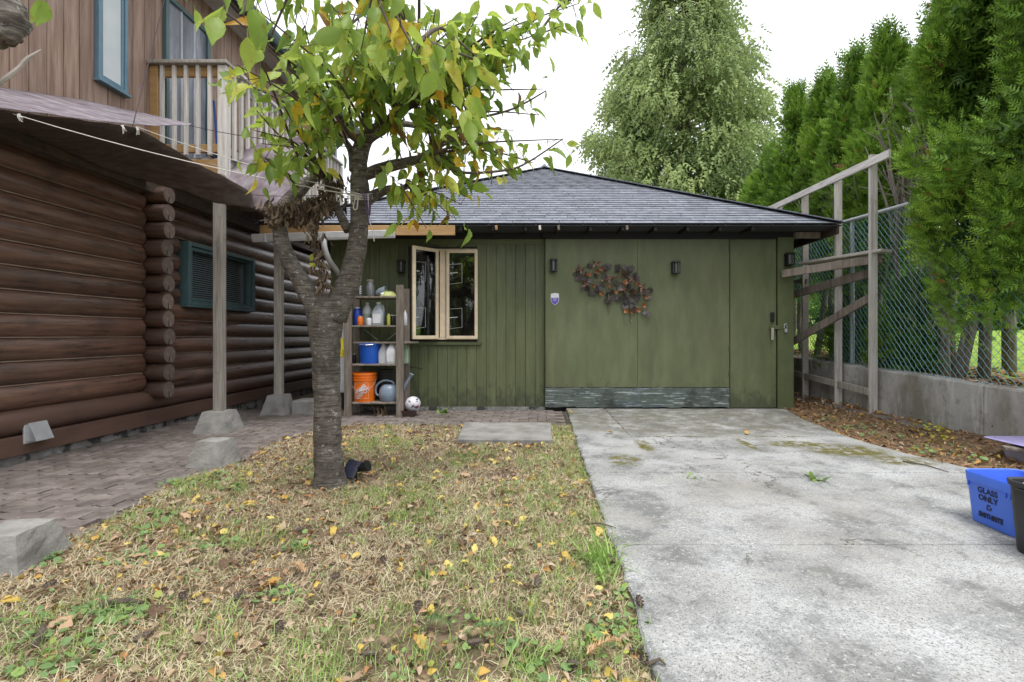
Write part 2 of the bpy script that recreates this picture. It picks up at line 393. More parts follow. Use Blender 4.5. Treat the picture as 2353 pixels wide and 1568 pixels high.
crm = math_(t, 'MULTIPLY', ramp(t, [(.0, (1,) * 3), (.0035, (.8,) * 3), (.007, (0,) * 3)], cr_).outputs[0], ramp(t, [(.50, (0,) * 3), (.56, (1,) * 3)], noise(t, v0, .9, 3)).outputs[0])
c = mixc(t, crm, c, (.10, .095, .08))
wet = spot(t, 1.9, 6.0, 2.4, 1.25)           # dark algae film near the garage door
c = mixc(t, math_(t, 'MULTIPLY', math_(t, 'MULTIPLY', wet, 3.0, True), ramp(t, [(.40, (0,) * 3), (.56, (.9,) * 3)], noise(t, v0, 6, 9, .8)).outputs[0]), c, (.15, .145, .115))
mo = None
for (cx, cy, rx, ry) in ((2.72, 4.35, .42, .28), (2.95, 4.0, .3, .2), (2.4, 4.6, .35, .16), (.72, 4.0, .16, .22), (1.0, 4.55, .09, .28), (1.45, 4.95, .5, .03), (2.4, 4.95, .3, .03), (1.95, 4.6, .05, .32), (2.9, 2.52, .4, .08), (2.6, 1.75, .5, .2)):
    s_ = spot(t, cx, cy, rx, ry); mo = s_ if mo is None else math_(t, 'MAXIMUM', mo, s_)
mo = math_(t, 'MULTIPLY', math_(t, 'MULTIPLY', mo, 2.6, True), ramp(t, [(.42, (0,) * 3), (.54, (1,) * 3)], noise(t, v0, 11, 6, .75)).outputs[0])
c = mixc(t, mo, c, mixc(t, noise(t, v0, 30, 3), (.07, .065, .015), (.17, .15, .035)))
L.new(c, b.inputs['Base Color']); b.inputs['Roughness'].default_value = .82; b.inputs['Specular IOR Level'].default_value = .25
bm = nd(t, 'ShaderNodeBump'); bm.inputs['Strength'].default_value = .55; bm.inputs['Distance'].default_value = .012
L.new(math_(t, 'ADD', noise(t, v0, 70, 5, .7), math_(t, 'MULTIPLY', noise(t, v0, 8, 4), 1.2)), bm.inputs['Height']); L.new(bm.outputs[0], b.inputs['Normal']); MT['drive'] = m
MT['drive_joint'] = surf('joint_dirt', [(.07, .06, .045), (.16, .145, .11)], scale=14, rough=.95, bump=.4, rnd=0)
MT['paver'] = surf('brick_paver', [(.118, .098, .090), (.185, .156, .144), (.245, .208, .193)], scale=7, rough=.5, bump=.35, bscale=70, rnd=.2, spec=.5, blotch=[((.10, .085, .055), 1.3, .52, .68, .7), ((.24, .215, .205), 2.5, .6, .72, .45), ((.05, .042, .04), 20, .66, .72, .6), ((.24, .125, .09), 1.7, .66, .72, .4)])
MT['paver_bed'] = surf('paver_joint_sand', [(.045, .036, .03), (.09, .075, .06)], scale=12, rough=.95, bump=.4, rnd=0)
MT['shingle'] = surf('asphalt_shingle', [(.135, .147, .18), (.195, .21, .25), (.26, .275, .32)], scale=9, rough=.85, bump=.5, bscale=130, rnd=.14, spec=.3, blotch=[((.30, .31, .33), 16, .66, .72, .5), ((.07, .075, .09), 2, .55, .75, .5)])
# cherry bark : fine horizontal bands, grey lichen
m, t, b = newmat('cherry_bark'); L = t.links
v0 = coords(t); vb = coords(t, (5.5, 5.5, 52))
band = math_(t, 'ADD', math_(t, 'MULTIPLY', noise(t, vb, 1.6, 6, .68, .6), .68), math_(t, 'MULTIPLY', noise(t, v0, 16, 6, .7), .32))
c = ramp(t, [(.34, (.026, .021, .018)), (.46, (.095, .079, .068)), (.54, (.155, .135, .118)), (.66, (.27, .25, .22))], band).outputs[0]
c = mixc(t, ramp(t, [(.58, (0,) * 3), (.66, (.85,) * 3)], noise(t, v0, 30, 5, .7)).outputs[0], c, (.40, .39, .36))
c = mixc(t, ramp(t, [(.50, (0,) * 3), (.68, (.6,) * 3)], noise(t, v0, 5, 6, .65)).outputs[0], c, (.045, .042, .030))
c = mixc(t, ramp(t, [(.66, (0,) * 3), (.72, (.7,) * 3)], noise(t, v0, 9, 5, .65)).outputs[0], c, (.07, .085, .025))
L.new(c, b.inputs['Base Color']); b.inputs['Roughness'].default_value = .8; b.inputs['Specular IOR Level'].default_value = .3
bm = nd(t, 'ShaderNodeBump'); bm.inputs['Strength'].default_value = .9; bm.inputs['Distance'].default_value = .015
L.new(math_(t, 'ADD', band, math_(t, 'MULTIPLY', noise(t, v0, 25, 5, .7), .6)), bm.inputs['Height']); L.new(bm.outputs[0], b.inputs['Normal']); MT['bark'] = m
MT['bark_g'] = surf('cedar_bark', [(.10, .075, .055), (.21, .17, .135), (.30, .26, .22)], stretch=(6, 6, .7), scale=5, rough=.9, bump=.6, rnd=.1)
MT['twig'] = surf('twig_bark', [(.06, .045, .035), (.14, .11, .09)], scale=20, rough=.85, bump=.2, rnd=0)
MT['twig_pale'] = surf('dead_twig_bark', [(.22, .19, .165), (.36, .32, .29)], scale=12, rough=.9, bump=.2, rnd=0)
# log end grain with growth rings and radial checks
m, t, b = newmat('log_end_grain'); L = t.links
v0 = coords(t, (1, 1, 1), True)
wv = nd(t, 'ShaderNodeTexWave', wave_type='RINGS', rings_direction='X'); wv.inputs['Scale'].default_value = 22; wv.inputs['Distortion'].default_value = 2.2; wv.inputs['Detail'].default_value = 3
L.new(v0, wv.inputs[0])
c = mixc(t, wv.outputs['Fac'], (.125, .088, .070), (.20, .15, .125))
c = mixc(t, ramp(t, [(.55, (0,) * 3), (.7, (.7,) * 3)], noise(t, v0, 14, 5)).outputs[0], c, (.27, .235, .21))
oi = t.nodes.new('ShaderNodeObjectInfo'); mr = nd(t, 'ShaderNodeMapRange'); mr.inputs['To Min'].default_value = .75; mr.inputs['To Max'].default_value = 1.25; L.new(oi.outputs['Random'], mr.inputs[0])
hv = t.nodes.new('ShaderNodeHueSaturation'); L.new(c, hv.inputs['Color']); L.new(mr.outputs[0], hv.inputs['Value']); L.new(hv.outputs[0], b.inputs['Base Color']); b.inputs['Roughness'].default_value = .85; MT['endgrain'] = m
GREENS = [(0, (.17, .28, .055)), (.28, (.33, .48, .08)), (.52, (.50, .62, .12)), (.66, (.64, .63, .11)), (.80, (.72, .55, .045)), (.9, (.50, .27, .03)), (1, (.15, .085, .035))]
MT['leaf'] = leafmat('cherry_leaf', GREENS, .52, .42, spots=(.30, .20, .03))
MT['litter'] = leafmat('fallen_leaf', [(0, (.08, .052, .036)), (.2, (.18, .115, .072)), (.45, (.36, .25, .16)), (.62, (.52, .41, .29)), (.72, (.42, .20, .07)), (.82, (.56, .40, .09)), (1, (.68, .55, .18))], .12, .65)
MT['grass'] = leafmat('grass_blade', [(0, (.48, .395, .25)), (.3, (.74, .65, .46)), (.5, (.54, .54, .28)), (.7, (.28, .40, .12)), (1, (.36, .54, .15))], .25, .6)
MT['weed'] = leafmat('weed_leaf', [(0, (.15, .25, .10)), (.5, (.22, .35, .13)), (.8, (.30, .43, .11)), (1, (.5, .42, .06))], .3, .55)
MT['needle'] = leafmat('dry_needles', [(0, (.10, .055, .032)), (.4, (.27, .145, .07)), (.7, (.42, .23, .11)), (1, (.54, .41, .24))], .05, .8)
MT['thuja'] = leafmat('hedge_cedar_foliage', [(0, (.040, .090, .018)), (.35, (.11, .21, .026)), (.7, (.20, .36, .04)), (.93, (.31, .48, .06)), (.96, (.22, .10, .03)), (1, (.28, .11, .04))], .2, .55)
MT['cedar'] = leafmat('western_cedar_foliage', [(0, (.13, .19, .07)), (.4, (.25, .335, .125)), (.75, (.38, .465, .18)), (1, (.50, .56, .22))], .4, .6)
MT['deadleaf'] = leafmat('withered_leaf', [(0, (.06, .042, .03)), (.5, (.14, .098, .065)), (1, (.25, .19, .13))], .12, .75)

# ================================================================ THE SETTING
def hlawn(x, y):
    return .012 + .018 * mnoise.noise(Vector((x * .9, y * .9, 3.1))) + .008 * mnoise.noise(Vector((x * 4, y * 4, 1.7)))
mb = MB(); mb.add([(-250, -60, -.03), (250, -60, -.03), (250, 400, -.03), (-250, 400, -.03)], [[0, 1, 2, 3]])
tag(mb.build('ground', MT['soil']), kind='structure')
# lawn between path and driveway
mb = MB(); rows = []
for i in range(61):
    y = lerp(-1.2, 5.72, i / 60); rows.append([Vector((x, y, hlawn(x, y) if -2.42 < x < .42 else -.02)) for x in [lerp(-2.52, .47, j / 36) for j in range(37)]])
mb.grid(rows); tag(mb.build('lawn_ground', MT['soil'], smooth=True), kind='structure')
# strip of earth beside the retaining wall
def hstrip(x, y):
    return .015 + .10 * max(0, (x - 3.25) / .85) ** 1.3 + .02 * mnoise.noise(Vector((x * 3, y * 3, 9)))
mb = MB(); rows = []
for i in range(50):
    y = lerp(-1.5, 9, i / 49); rows.append([Vector((x, y, hstrip(x, y))) for x in [lerp(2.95, 4.15, j / 14) for j in range(15)]])
mb.grid(rows); tag(mb.build('earth_bank', MT['soil'], smooth=True), kind='structure')

# ---- driveway : cast slabs with open joints
drive = MB().add([(.40, -1.6, .008), (3.1, -1.6, .008), (3.1, 6.8, .008), (.40, 6.8, .008)], [[0, 1, 2, 3]]).build('driveway', MT['drive_joint'])
tag(drive, kind='structure')
def rightedge(y):
    pts = [(-2, 4.0), (2.2, 4.0), (2.9, 3.75), (3.5, 3.38), (3.81, 3.27), (4.26, 3.15), (4.9, 3.09), (6.0, 3.22), (6.62, 3.36), (6.9, 3.46)]
    for (a, xa), (b_, xb) in zip(pts, pts[1:]):
        if a <= y <= b_: return lerp(xa, xb, (y - a) / (b_ - a))
    return pts[-1][1]
def slab(y0, y1, x0f, x1f, name='slab', z=.045):
    n = 60; left = []; right = []
    for k in range(n + 1):
        y = lerp(y0, y1, k / n); j = .020 * mnoise.noise(Vector((y * 6, .3, 0))) + .012 * mnoise.noise(Vector((y * 28, .7, 0)))
        left.append((x0f(y) + j, y)); right.append((x1f(y) + j * .5, y))
    MB().prism(right + left[::-1], -.05, z, None, .008).build(name, MT['drive'], drive)
LE = lambda y: .345 + .0125 * y
slab(-1.6, 2.396, LE, rightedge); slab(2.403, 3.646, LE, rightedge, z=.043); slab(3.657, 4.925, LE, rightedge, z=.046)
slab(4.94, 6.86, lambda y: .955, rightedge, z=.044); slab(4.945, 6.86, LE, lambda y: .945, z=.049)

# ---- paver path : zigzag bricks, each one a piece
path = MB().add([(-4.2, -1.2, .002), (-2.42, -1.2, .002), (-2.42, 5.66, .002), (.42, 5.66, .002), (.42, 6.95, .002), (-4.2, 6.95, .002)], [[0, 1, 2, 3, 4, 5]]).build('brick_path', MT['paver_bed'])
tag(path, kind='structure')
PLn, PWd, AMP = .225, .1125, .011
def zz(x): 
    q = (x / (PLn / 2)) % 1.0; return AMP * (4 * abs(q - .5) - 1)
def paver_mesh(off):
    g = .0055; n = 8; lo = []; hi = []
    for k in range(n + 1):
        x = lerp(-PLn / 2 + g, PLn / 2 - g, k / n); lo.append((x, -PWd / 2 + g + zz(x))); hi.append((x, PWd / 2 - g + zz(x)))
    return MB().prism(lo + hi[::-1], -.05, 0, None, .005).mesh('paver', MT['paver'])
pm = paver_mesh(0); spots_ = []
for r in range(int(8.2 / PWd)):
    y = -1.15 + (r + .5) * PWd
    for c_ in range(-1, 22):
        x = -4.13 + c_ * PLn + (PLn / 2 if r % 2 else 0)
        if x < -4.2 or y > 6.85 or x > .36: continue
        if x > -2.42 and y < 5.72: continue
        spots_.append((x, y))
vis = [s for s in spots_ if s[1] > 1.0 and (s[0] / s[1]) > -1.12]
vis.sort(key=lambda s: s[1] + .15 * abs(s[0])); near = vis[:300]; far = vis[300:] + [s for s in spots_ if s not in vis]
def pz(x, y): return .022 + .008 * mnoise.noise(Vector((x * 1.3, y * 1.3, 5))) + random.uniform(-.003, .003)
for (x, y) in near: part('brick', pm, path, (x, y, pz(x, y)), (random.uniform(-.02, .02), random.uniform(-.014, .014), random.uniform(-.012, .012)))
tv = [tuple(v.co) for v in pm.vertices]; tf = [list(p.vertices) for p in pm.polygons]
n = len(far); o = scatter('far_bricks', tv, tf, euls(RNG.uniform(-.02, .02, n), RNG.uniform(-.014, .014, n), RNG.uniform(-.01, .01, n)), np.array([(x, y, pz(x, y)) for x, y in far]), MT['paver'], None, path)
o['kind'] = 'stuff'

# ---- ground beyond the retaining wall, higher
mb = MB(); rows = []
def walltop(y): return .576 + .0325 * (y - 4.187)
def hup(x, y):
    s = max(0, x - 6); return min(walltop(min(y, 14)), .95) - .03 + .035 * s + .03 * mnoise.noise(Vector((x, y, 0)))
xs = [4.2, 4.4, 4.7, 5, 5.4, 6, 7, 8.5, 10.5, 13, 17, 23, 32, 48, 80]
ys = [-4, -2, 0, 2, 3, 4, 5, 6, 7, 8, 9, 10, 12, 14, 17, 21, 27, 36, 50, 80]
for y in ys: rows.append([Vector((x, y, hup(x, y))) for x in xs])
MT['upgrass'] = surf('neighbour_lawn', [(.12, .20, .03), (.22, .33, .05), (.33, .42, .09)], scale=3, rough=.9, bump=.6, bscale=60, rnd=0, spec=.15, blotch=[((.12, .075, .04), 1.2, .60, .72, .5)])
mb.grid(rows); tag(mb.build('upper_lawn', MT['upgrass'], smooth=True), kind='structure')

# ================================================================ LOG HOUSE
house = thing('log_house', (-4.3, 5.0, 0), 'two storey log house with brown stained logs below and cedar boards above', 'house')
WX = -4.125; RL = .116; CH = .192; Z0 = 1.03
def log(y0, y1, zc, mat=MT['log'], rx=0, name='log'):
    mb = MB(); n = max(3, int((y1 - y0) / .35)); pts = []; rad = []
    for k in range(n + 1):
        t_ = k / n; y = lerp(y0, y1, t_); pts.append((WX - RL + .004 * mnoise.noise(Vector((y * 1.5, zc * 7, 0))), y, zc + .004 * mnoise.noise(Vector((y, zc * 5, 4))))); rad.append(RL * (1 + .03 * mnoise.noise(Vector((y * .8, zc * 3, 8)))))
    # rounded sawn ends
    pts = [(pts[0][0], y0 - .03, zc), (pts[0][0], y0 - .02, zc)] + pts + [(pts[-1][0], y1 + .02, zc), (pts[-1][0], y1 + .03, zc)]
    rad = [rad[0] * .86, rad[0] * .96] + rad + [rad[-1] * .96, rad[-1] * .86]
    return mb.tube(pts, rad, 16).build(name, mat, house, smooth='a')
for k in range(-3, 9):
    zc = Z0 + CH * k + CH / 2
    log(.9, 5.29, zc)
    wy0, wy1 = 5.86, 7.28
    if 1.40 < zc + .05 and zc - .05 < 2.16: log(5.56, wy0 - .05, zc); log(wy1 + .05, 13.5, zc)
    else: log(5.56, 13.5, zc)
for k in range(-3, 9):           # cross logs with sawn ends standing out past the wall
    zc = Z0 + CH * k; xe = -3.975 + random.uniform(-.012, .012); r = .094 * random.uniform(.97, 1.03)
    o = MB().tube([(-4.5, 5.42, zc), (-4.2, 5.42, zc), (xe - .006, 5.42, zc), (xe, 5.42, zc)], [r, r, r, r * .95], 18, cap=True).build('corner_log', MT['log_x'], house, smooth='a')
    m_ = MB()
    ring = [(r * .93 * math.cos(a), r * .93 * math.sin(a)) for a in [2 * math.pi * q / 18 for q in range(18)]]
    ang = -math.pi / 2 + random.uniform(-.35, .35)
    V = [Vector((.003, y, z)) for y, z in ring] + [Vector((.003 + random.uniform(0, .002), 0, 0))]
    m_.add(V, [[q, (q + 1) % 18, 18] for q in range(18)])
    e = part('end_grain', m_.mesh('end_grain', MT['endgrain']), o, (xe, 5.42, zc))
    c_ = MB(); dx, dz = math.cos(ang), math.sin(ang)
    c_.bar((xe + .0045, 5.42 + dx * .004, zc + dz * .02), (xe + .0045, 5.42 + dx * r * .93, zc + dz * r * .93), .004, .006, up=(0, -dz, dx)).bar((xe + .0045, 5.42 - .025, zc - r * .92), (xe + .0045, 5.42 + .03, zc - r * .92), .004, .006)
    c_.build('drying_crack', MT['darkroom'], o)
MT['chink'] = surf('seam_filler', [(.16, .11, .085), (.30, .23, .185)], stretch=(1, .5, 1), scale=9, rough=.8, bump=.3)
for k in range(-2, 9):
    for (ya, yb) in ((.9, 5.3), (5.58, 13.4)):
        if ya > 5 and 1.41 < Z0 + CH * k < 2.15: continue
        MB().span(-4.2, WX - .036, ya, yb, Z0 + CH * k - .004, Z0 + CH * k + .005).build('seam_filler', MT['chink'], house)
MB().span(-4.6, -4.25, .6, 5.35, .06, 2.62).span(-4.6, -4.25, 5.35, 13.5, .06, 2.62).build('light_block', MT['darkroom'], house)  # black box added behind the logs to block light
# big half round sill log and flat board at the foot
prof = []
for k in range(9):
    a = lerp(-80, 80, k / 8); prof.append((WX - .10 + .125 * math.cos(math.radians(a)), .345 + .112 * math.sin(math.radians(a))))
def extr(prof, y0, y1, name, mat, parent, smooth=True):
    m_ = MB(); n = len(prof); m_.add([(x, y0, z) for x, z in prof] + [(x, y1, z) for x, z in prof], [[i, i + 1, n + i + 1, n + i] for i in range(n - 1)] + [list(range(n)), list(range(n, 2 * n))[::-1]])
    return m_.build(name, mat, parent, smooth='a')
extr(prof, .8, 10.0, 'sill_log', MT['base'], house)
MB().span(-4.22, -4.113, .8, 10.0, .088, .243, b=.004).build('baseboard', MT['base'], house)
MB().span(-4.3, -4.16, .8, 10.0, -.05, .10).build('foundation', MT['foundation'], house)
# top plate boards
MB().span(-4.2, -4.06, .8, 10.0, 2.565, 2.70, b=.005).build('top_plate', MT['wood_dark'], house)
# vertical cedar boards of the upper storey
SW = .1535; bz0, bz1 = 2.62, 5.32; y = 3.995 - 14 * SW
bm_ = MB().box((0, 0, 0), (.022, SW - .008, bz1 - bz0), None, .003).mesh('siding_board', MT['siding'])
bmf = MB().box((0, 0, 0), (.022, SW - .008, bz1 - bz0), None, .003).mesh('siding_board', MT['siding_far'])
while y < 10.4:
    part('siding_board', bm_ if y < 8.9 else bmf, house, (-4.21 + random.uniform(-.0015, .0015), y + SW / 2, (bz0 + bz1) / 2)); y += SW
MB().span(-4.5, -4.224, 1.7, 10.45, 2.6, 5.35).build('sheathing', MT['darkroom'], house)
MB().span(-4.26, -4.17, 10.42, 10.53, 2.6, 5.3, b=.004).build('corner_trim', MT['teal'], house)
# roof edge
MB().span(-4.5, -3.86, 1.2, 10.8, 5.29, 5.33).build('soffit', MT['wood_rail'], house)
MB().span(-3.86, -3.82, 1.2, 10.8, 5.22, 5.42, b=.004).build('fascia', MT['wood_dark'], house)
MB().add([(-3.80, 1.2, 5.43), (-3.80, 10.8, 5.43), (-9, 10.8, 7.6), (-9, 1.2, 7.6)], [[0, 1, 2, 3]]).build('roof', MT['roofdeck'], house)
gp = [(-3.815, 5.40), (-3.815, 5.29), (-3.75, 5.27), (-3.71, 5.31), (-3.695, 5.40), (-3.705, 5.40), (-3.72, 5.32), (-3.755, 5.285)]
extr(gp, 1.2, 10.8, 'gutter', MT['teal'], house)
# narrow upstairs window
def frame_x(x0, x1, ya, yb, za, zb, wd, name, mat, parent):
    m_ = MB(); b_ = .004
    m_.span(x0, x1, ya, ya + wd, za, zb, b_).span(x0, x1, yb - wd, yb, za, zb, b_).span(x0 + .001, x1 - .001, ya + wd, yb - wd, za, za + wd, b_).span(x0 + .001, x1 - .001, ya + wd, yb - wd, zb - wd, zb, b_)
    return m_.build(name, mat, parent)
wn = frame_x(-4.205, -4.155, 4.765, 5.11, 3.50, 5.0, .036, 'window', MT['teal_light'], house)
frame_x(-4.2, -4.168, 4.803, 5.073, 3.538, 4.962, .024, 'sash', MT['teal_light'], wn)
MT['pane_pale'] = surf('pale_pane', [(.62, .66, .70), (.72, .75, .78)], scale=3, rough=.05, bump=0, rnd=0, spec=.8)  # opaque pale blue-white pane colour
MB().span(-4.195, -4.185, 4.825, 5.052, 3.56, 4.94).build('pane', MT['pane_pale'], wn)
MB().span(-4.21, -4.13, 4.75, 5.125, 3.475, 3.498, b=.003).build('sill', MT['teal_light'], wn)
# balcony door behind sheets of plastic film
dr = frame_x(-4.2, -4.15, 5.63, 6.40, 3.0, 4.92, .05, 'balcony_door', MT['teal'], house)
MT['film'] = surf('plastic_film', [(.10, .11, .14), (.17, .18, .22), (.27, .29, .34)], stretch=(3, 3, .7), scale=2, rough=.25, bump=.5, bscale=5, rnd=.12, spec=.6)
for k in range(3):
    ya = lerp(5.68, 6.35, k / 3); yb = lerp(5.68, 6.35, (k + 1) / 3)
    rows = [[Vector((-4.182 + .008 * mnoise.noise(Vector((yy * 9, zz_ * 3, k))), yy, zz_)) for yy in [lerp(ya + .004, yb - .004, q / 6) for q in range(7)]] for zz_ in [lerp(3.05, 4.87, q / 12) for q in range(13)]]
    MB().grid(rows).build('film_sheet', MT['film'], dr, smooth=True)
for k in range(1, 3):
    yy = lerp(5.68, 6.35, k / 3); MB().span(-4.185, -4.168, yy - .006, yy + .006, 3.05, 4.87).build('muntin', MT['white_pvc'], dr)
# ground floor window in the logs
wl = frame_x(-4.25, -4.065, 5.87, 7.27, 1.405, 2.155, .05, 'window', MT['teal'], house)
frame_x(-4.2, -4.085, 5.925, 6.60, 1.46, 2.10, .04, 'sash', MT['teal'], wl)
frame_x(-4.2, -4.10, 6.605, 7.215, 1.46, 2.10, .025, 'sash', MT['teal'], wl)
MB().span(-4.19, -4.055, 5.85, 7.29, 1.38, 1.402, b=.003).build('sill', MT['teal'], wl)
MB().span(-4.245, -4.243, 5.92, 7.22, 1.455, 2.105).build('dark_backing', MT['darkroom'], wl)  # flat black panel standing in for the unlit room behind the blinds
MT['pane'] = glassmat('window_glass', (.8, .84, .85), .06)
MB().span(-4.135, -4.13, 5.965, 6.56, 1.50, 2.06).build('pane', MT['pane'], wl)
MB().span(-4.15, -4.145, 6.63, 7.19, 1.485, 2.075).build('pane', MT['pane'], wl)
m_ = MB()
for k in range(22):
    z = 1.50 + k * .0265
    m_.box((-4.172, 6.255, z), (.020, .56, .002), Matrix.Rotation(.9, 3, 'Y')); m_.box((-4.185, 6.88, z), (.020, .46, .002), Matrix.Rotation(.9, 3, 'Y'))
bl = m_.build('blind', plain('blind_slats', (.66, .66, .68), .5), wl); bl['kind'] = 'stuff'
MB().span(-4.22, -4.2, 7.12, 7.19, 1.49, 2.07).build('curtain_edge', MT['white_pvc'], wl)
# dryer vent hood
vy = XW(78, WX).y
vt = MB().span(-4.12, -4.104, vy - .10, vy + .10, .17, .36, b=.003).build('vent_hood', MT['steel'], house)
MB().prism([(0, 0), (.075, .0), (.012, .145), (0, .145)], -.075, .075, Matrix.Translation((-4.104, vy, .19)) @ Matrix(((1, 0, 0, 0), (0, 0, -1, 0), (0, 1, 0, 0), (0, 0, 0, 1)))).build('hood', MT['steel'], vt)

# ================================================================ BALCONY
bal = thing('balcony', (-3.8, 6.8, 2.95), 'weathered timber balcony with square balusters on the log house', 'balcony')
BX, BY0, BY1, BZ = -3.40, 5.47, 8.7, 3.0
for k in range(6):
    x = lerp(-4.18, BX - .02, (k + .5) / 6); MB().span(x - .062, x + .062, BY0 + .03, BY1, BZ - .035, BZ, b=.004).build('deck_board', MT['wood_rail'], bal)
MB().span(-4.18, BX, BY0 - .02, BY0 + .025, BZ - .22, BZ - .036, b=.004).build('rim_joist', MT['wood_fresh'], bal)
MB().span(BX - .045, BX, BY0 + .03, BY1, BZ - .22, BZ - .036, b=.004).build('rim_joist', MT['wood_grey'], bal)
for y in (6.3, 7.1, 7.9): MB().span(-4.18, BX - .05, y - .02, y + .02, BZ - .2, BZ - .037).build('joist', MT['wood_grey'], bal)
MB().span(BX - .05, BX + .045, BY0 - .045, BY0 + .045, BZ - .3, 3.985, b=.005).build('corner_post', MT['wood_pale'], bal)
MB().span(-4.2, -4.11, BY0 - .03, BY0 + .045, BZ - .2, 3.985, b=.005).build('wall_post', MT['wood_fresh'], bal)
MB().span(-4.2, BX + .07, BY0 - .075, BY0 + .065, 3.99, 4.03, b=.006).build('cap_rail', MT['wood_grey'], bal)
MB().span(BX - .075, BX + .07, BY0 + .07, BY1, 3.99, 4.03, b=.006).build('cap_rail', MT['wood_pale'], bal)
MB().span(-4.105, BX - .055, BY0 - .0, BY0 + .038, 3.88, 3.986, b=.004).build('sub_rail', MT['wood_fresh'], bal)
MB().span(-4.105, BX - .055, BY0 - .0, BY0 + .038, 3.05, 3.14, b=.004).build('sub_rail', MT['wood_fresh'], bal)
MB().span(BX - .038, BX, BY0 + .05, BY1, 3.88, 3.986, b=.004).build('sub_rail', MT['wood_grey'], bal)
MB().span(BX - .038, BX, BY0 + .05, BY1, 3.05, 3.14, b=.004).build('sub_rail', MT['wood_grey'], bal)
bm1 = MB().box((0, 0, 0), (.036, .036, .98), None, .003).mesh('baluster', MT['wood_pale'])
for u in (376, 403.5, 430.5, 458, 485): part('baluster', bm1, bal, (P(u, 200, BY0).x, BY0 - .019, 3.50), (0, 0, random.uniform(-.05, .05)))
y = 5.62
while y < BY1 - .05: part('baluster', bm1, bal, (BX + .0185, y, 3.50), (random.uniform(-.008, .008), 0, 0)); y += .133
MB().span(-4.18, BX, BY1 - .04, BY1 + .04, 3.88, 3.985).build('sub_rail', MT['wood_grey'], bal)
for k in range(6): part('baluster', bm1, bal, (lerp(-4.1, BX - .1, k / 5), BY1, 3.50))
MB().span(BX - .05, BX + .04, BY1 - .05, BY1 + .05, BZ - .3, 3.985, b=.005).build('corner_post', MT['wood_pale'], bal)
# ground posts of the balcony, each on its own block
SP = [(-3.395, 5.38, .225), (-3.36, 6.56, .26)]
for (x, y, z) in SP: MB().span(x - .046, x + .046, y - .046, y + .046, z, BZ - .222, b=.005).build('support_post', MT['wood_grey'] if y > 6 else MT['wood_grey'], bal)
MB().span(BX - .10, BX - .055, 5.3, 8.6, BZ - .26, BZ - .222).build('beam', MT['wood_grey'], bal)
# a blue-handled broom standing behind the balusters
br = thing('broom', (P(497, 335, 5.6).x, 5.62, BZ), 'blue broom handle leaning inside the balcony railing', 'broom')
b0 = Vector((P(503, 335, 5.6).x, 5.58, 3.0)); b1 = Vector((P(491, 232, 5.6).x, 5.60, P(491, 232, 5.6).z))
MB().tube([b0 + Vector((0, 0, .08)), b1], .012, 8).build('handle', plain('blue_handle', (.03, .11, .42), .35), br, smooth='a')
MB().box(b0 + Vector((0, 0, .045)), (.05, .2, .09), None, .01).build('brush_head', plain('broom_bristle', (.04, .06, .12), .8), br)

# ---- precast pier blocks
def frustum(mb, w0, d0, w1, d1, h, b=0):
    V = []
    for (w_, d_, z) in ((w0, d0, 0), (w0 * .985, d0 * .985, .01), (w1 * 1.03, d1 * 1.03, h - .012), (w1, d1, h)):
        V += [(-w_ / 2, -d_ / 2, z), (w_ / 2, -d_ / 2, z), (w_ / 2, d_ / 2, z), (-w_ / 2, d_ / 2, z)]
    Fc = [[3, 2, 1, 0], [12, 13, 14, 15]]
    for r in range(3):
        for i in range(4): j = (i + 1) % 4; Fc.append([r * 4 + i, r * 4 + j, r * 4 + 4 + j, r * 4 + 4 + i])
    return mb.add(V, Fc)
def pier(loc, rz, label, w0=.30, w1=.17, h=.185, d0=None):
    m_ = frustum(MB(), w0, d0 or w0, w1, (d0 or w0) - (w0 - w1), h)
    # chips and pits round the edges
    m = m_.mesh('concrete_pier_block', MT['concrete'])
    import bmesh
    bm2 = bmesh.new(); bm2.from_mesh(m); bmesh.ops.subdivide_edges(bm2, edges=bm2.edges, cuts=5, use_grid_fill=True)
    for v in bm2.verts:
        q = v.co * 14 + Vector(loc) * 3; v.co += v.normal * (.006 * mnoise.noise(q) + .004 * mnoise.noise(q * 3))
    bm2.to_mesh(m); bm2.free()
    o = part('concrete_pier_block', m, None, loc, (0, 0, rz)); tag(o, label, 'pier block', 'concrete pier blocks along the path')
pier((-3.395, 5.38, .02), .04, 'grey concrete pier block under the balcony post nearer the corner logs', w0=.35, w1=.23, h=.215)
pier((-3.36, 6.56, .02), -.03, 'grey concrete pier block under the balcony post next to a low concrete step', w0=.32, w1=.2, h=.25)
pier((-2.555, 3.99, .02), -.06, 'empty concrete pier block on the path edge level with the cherry trunk', w0=.28, w1=.18, h=.195)
pier((-2.36, 2.25, .012), .12, 'empty chipped concrete pier block where path and lawn run on past the vent hood', w0=.30, w1=.21, h=.17)
sx = G(692, 950)
tag(MB().span(-3.17, -2.84, 6.5, 6.84, .0, .19, b=.008).build('concrete_step', MT['concrete']), 'low concrete step between pier block and garage wall', 'step')

# ---- flat concrete slab on the lawn
tag(MB().prism([(-.735, 4.72), (.165, 4.70), (.18, 5.62), (-.80, 5.64)], -.02, .065, None, .008).build('stepping_slab', MT['concrete']), 'flat grey concrete slab lying on the lawn beside the driveway', 'slab')

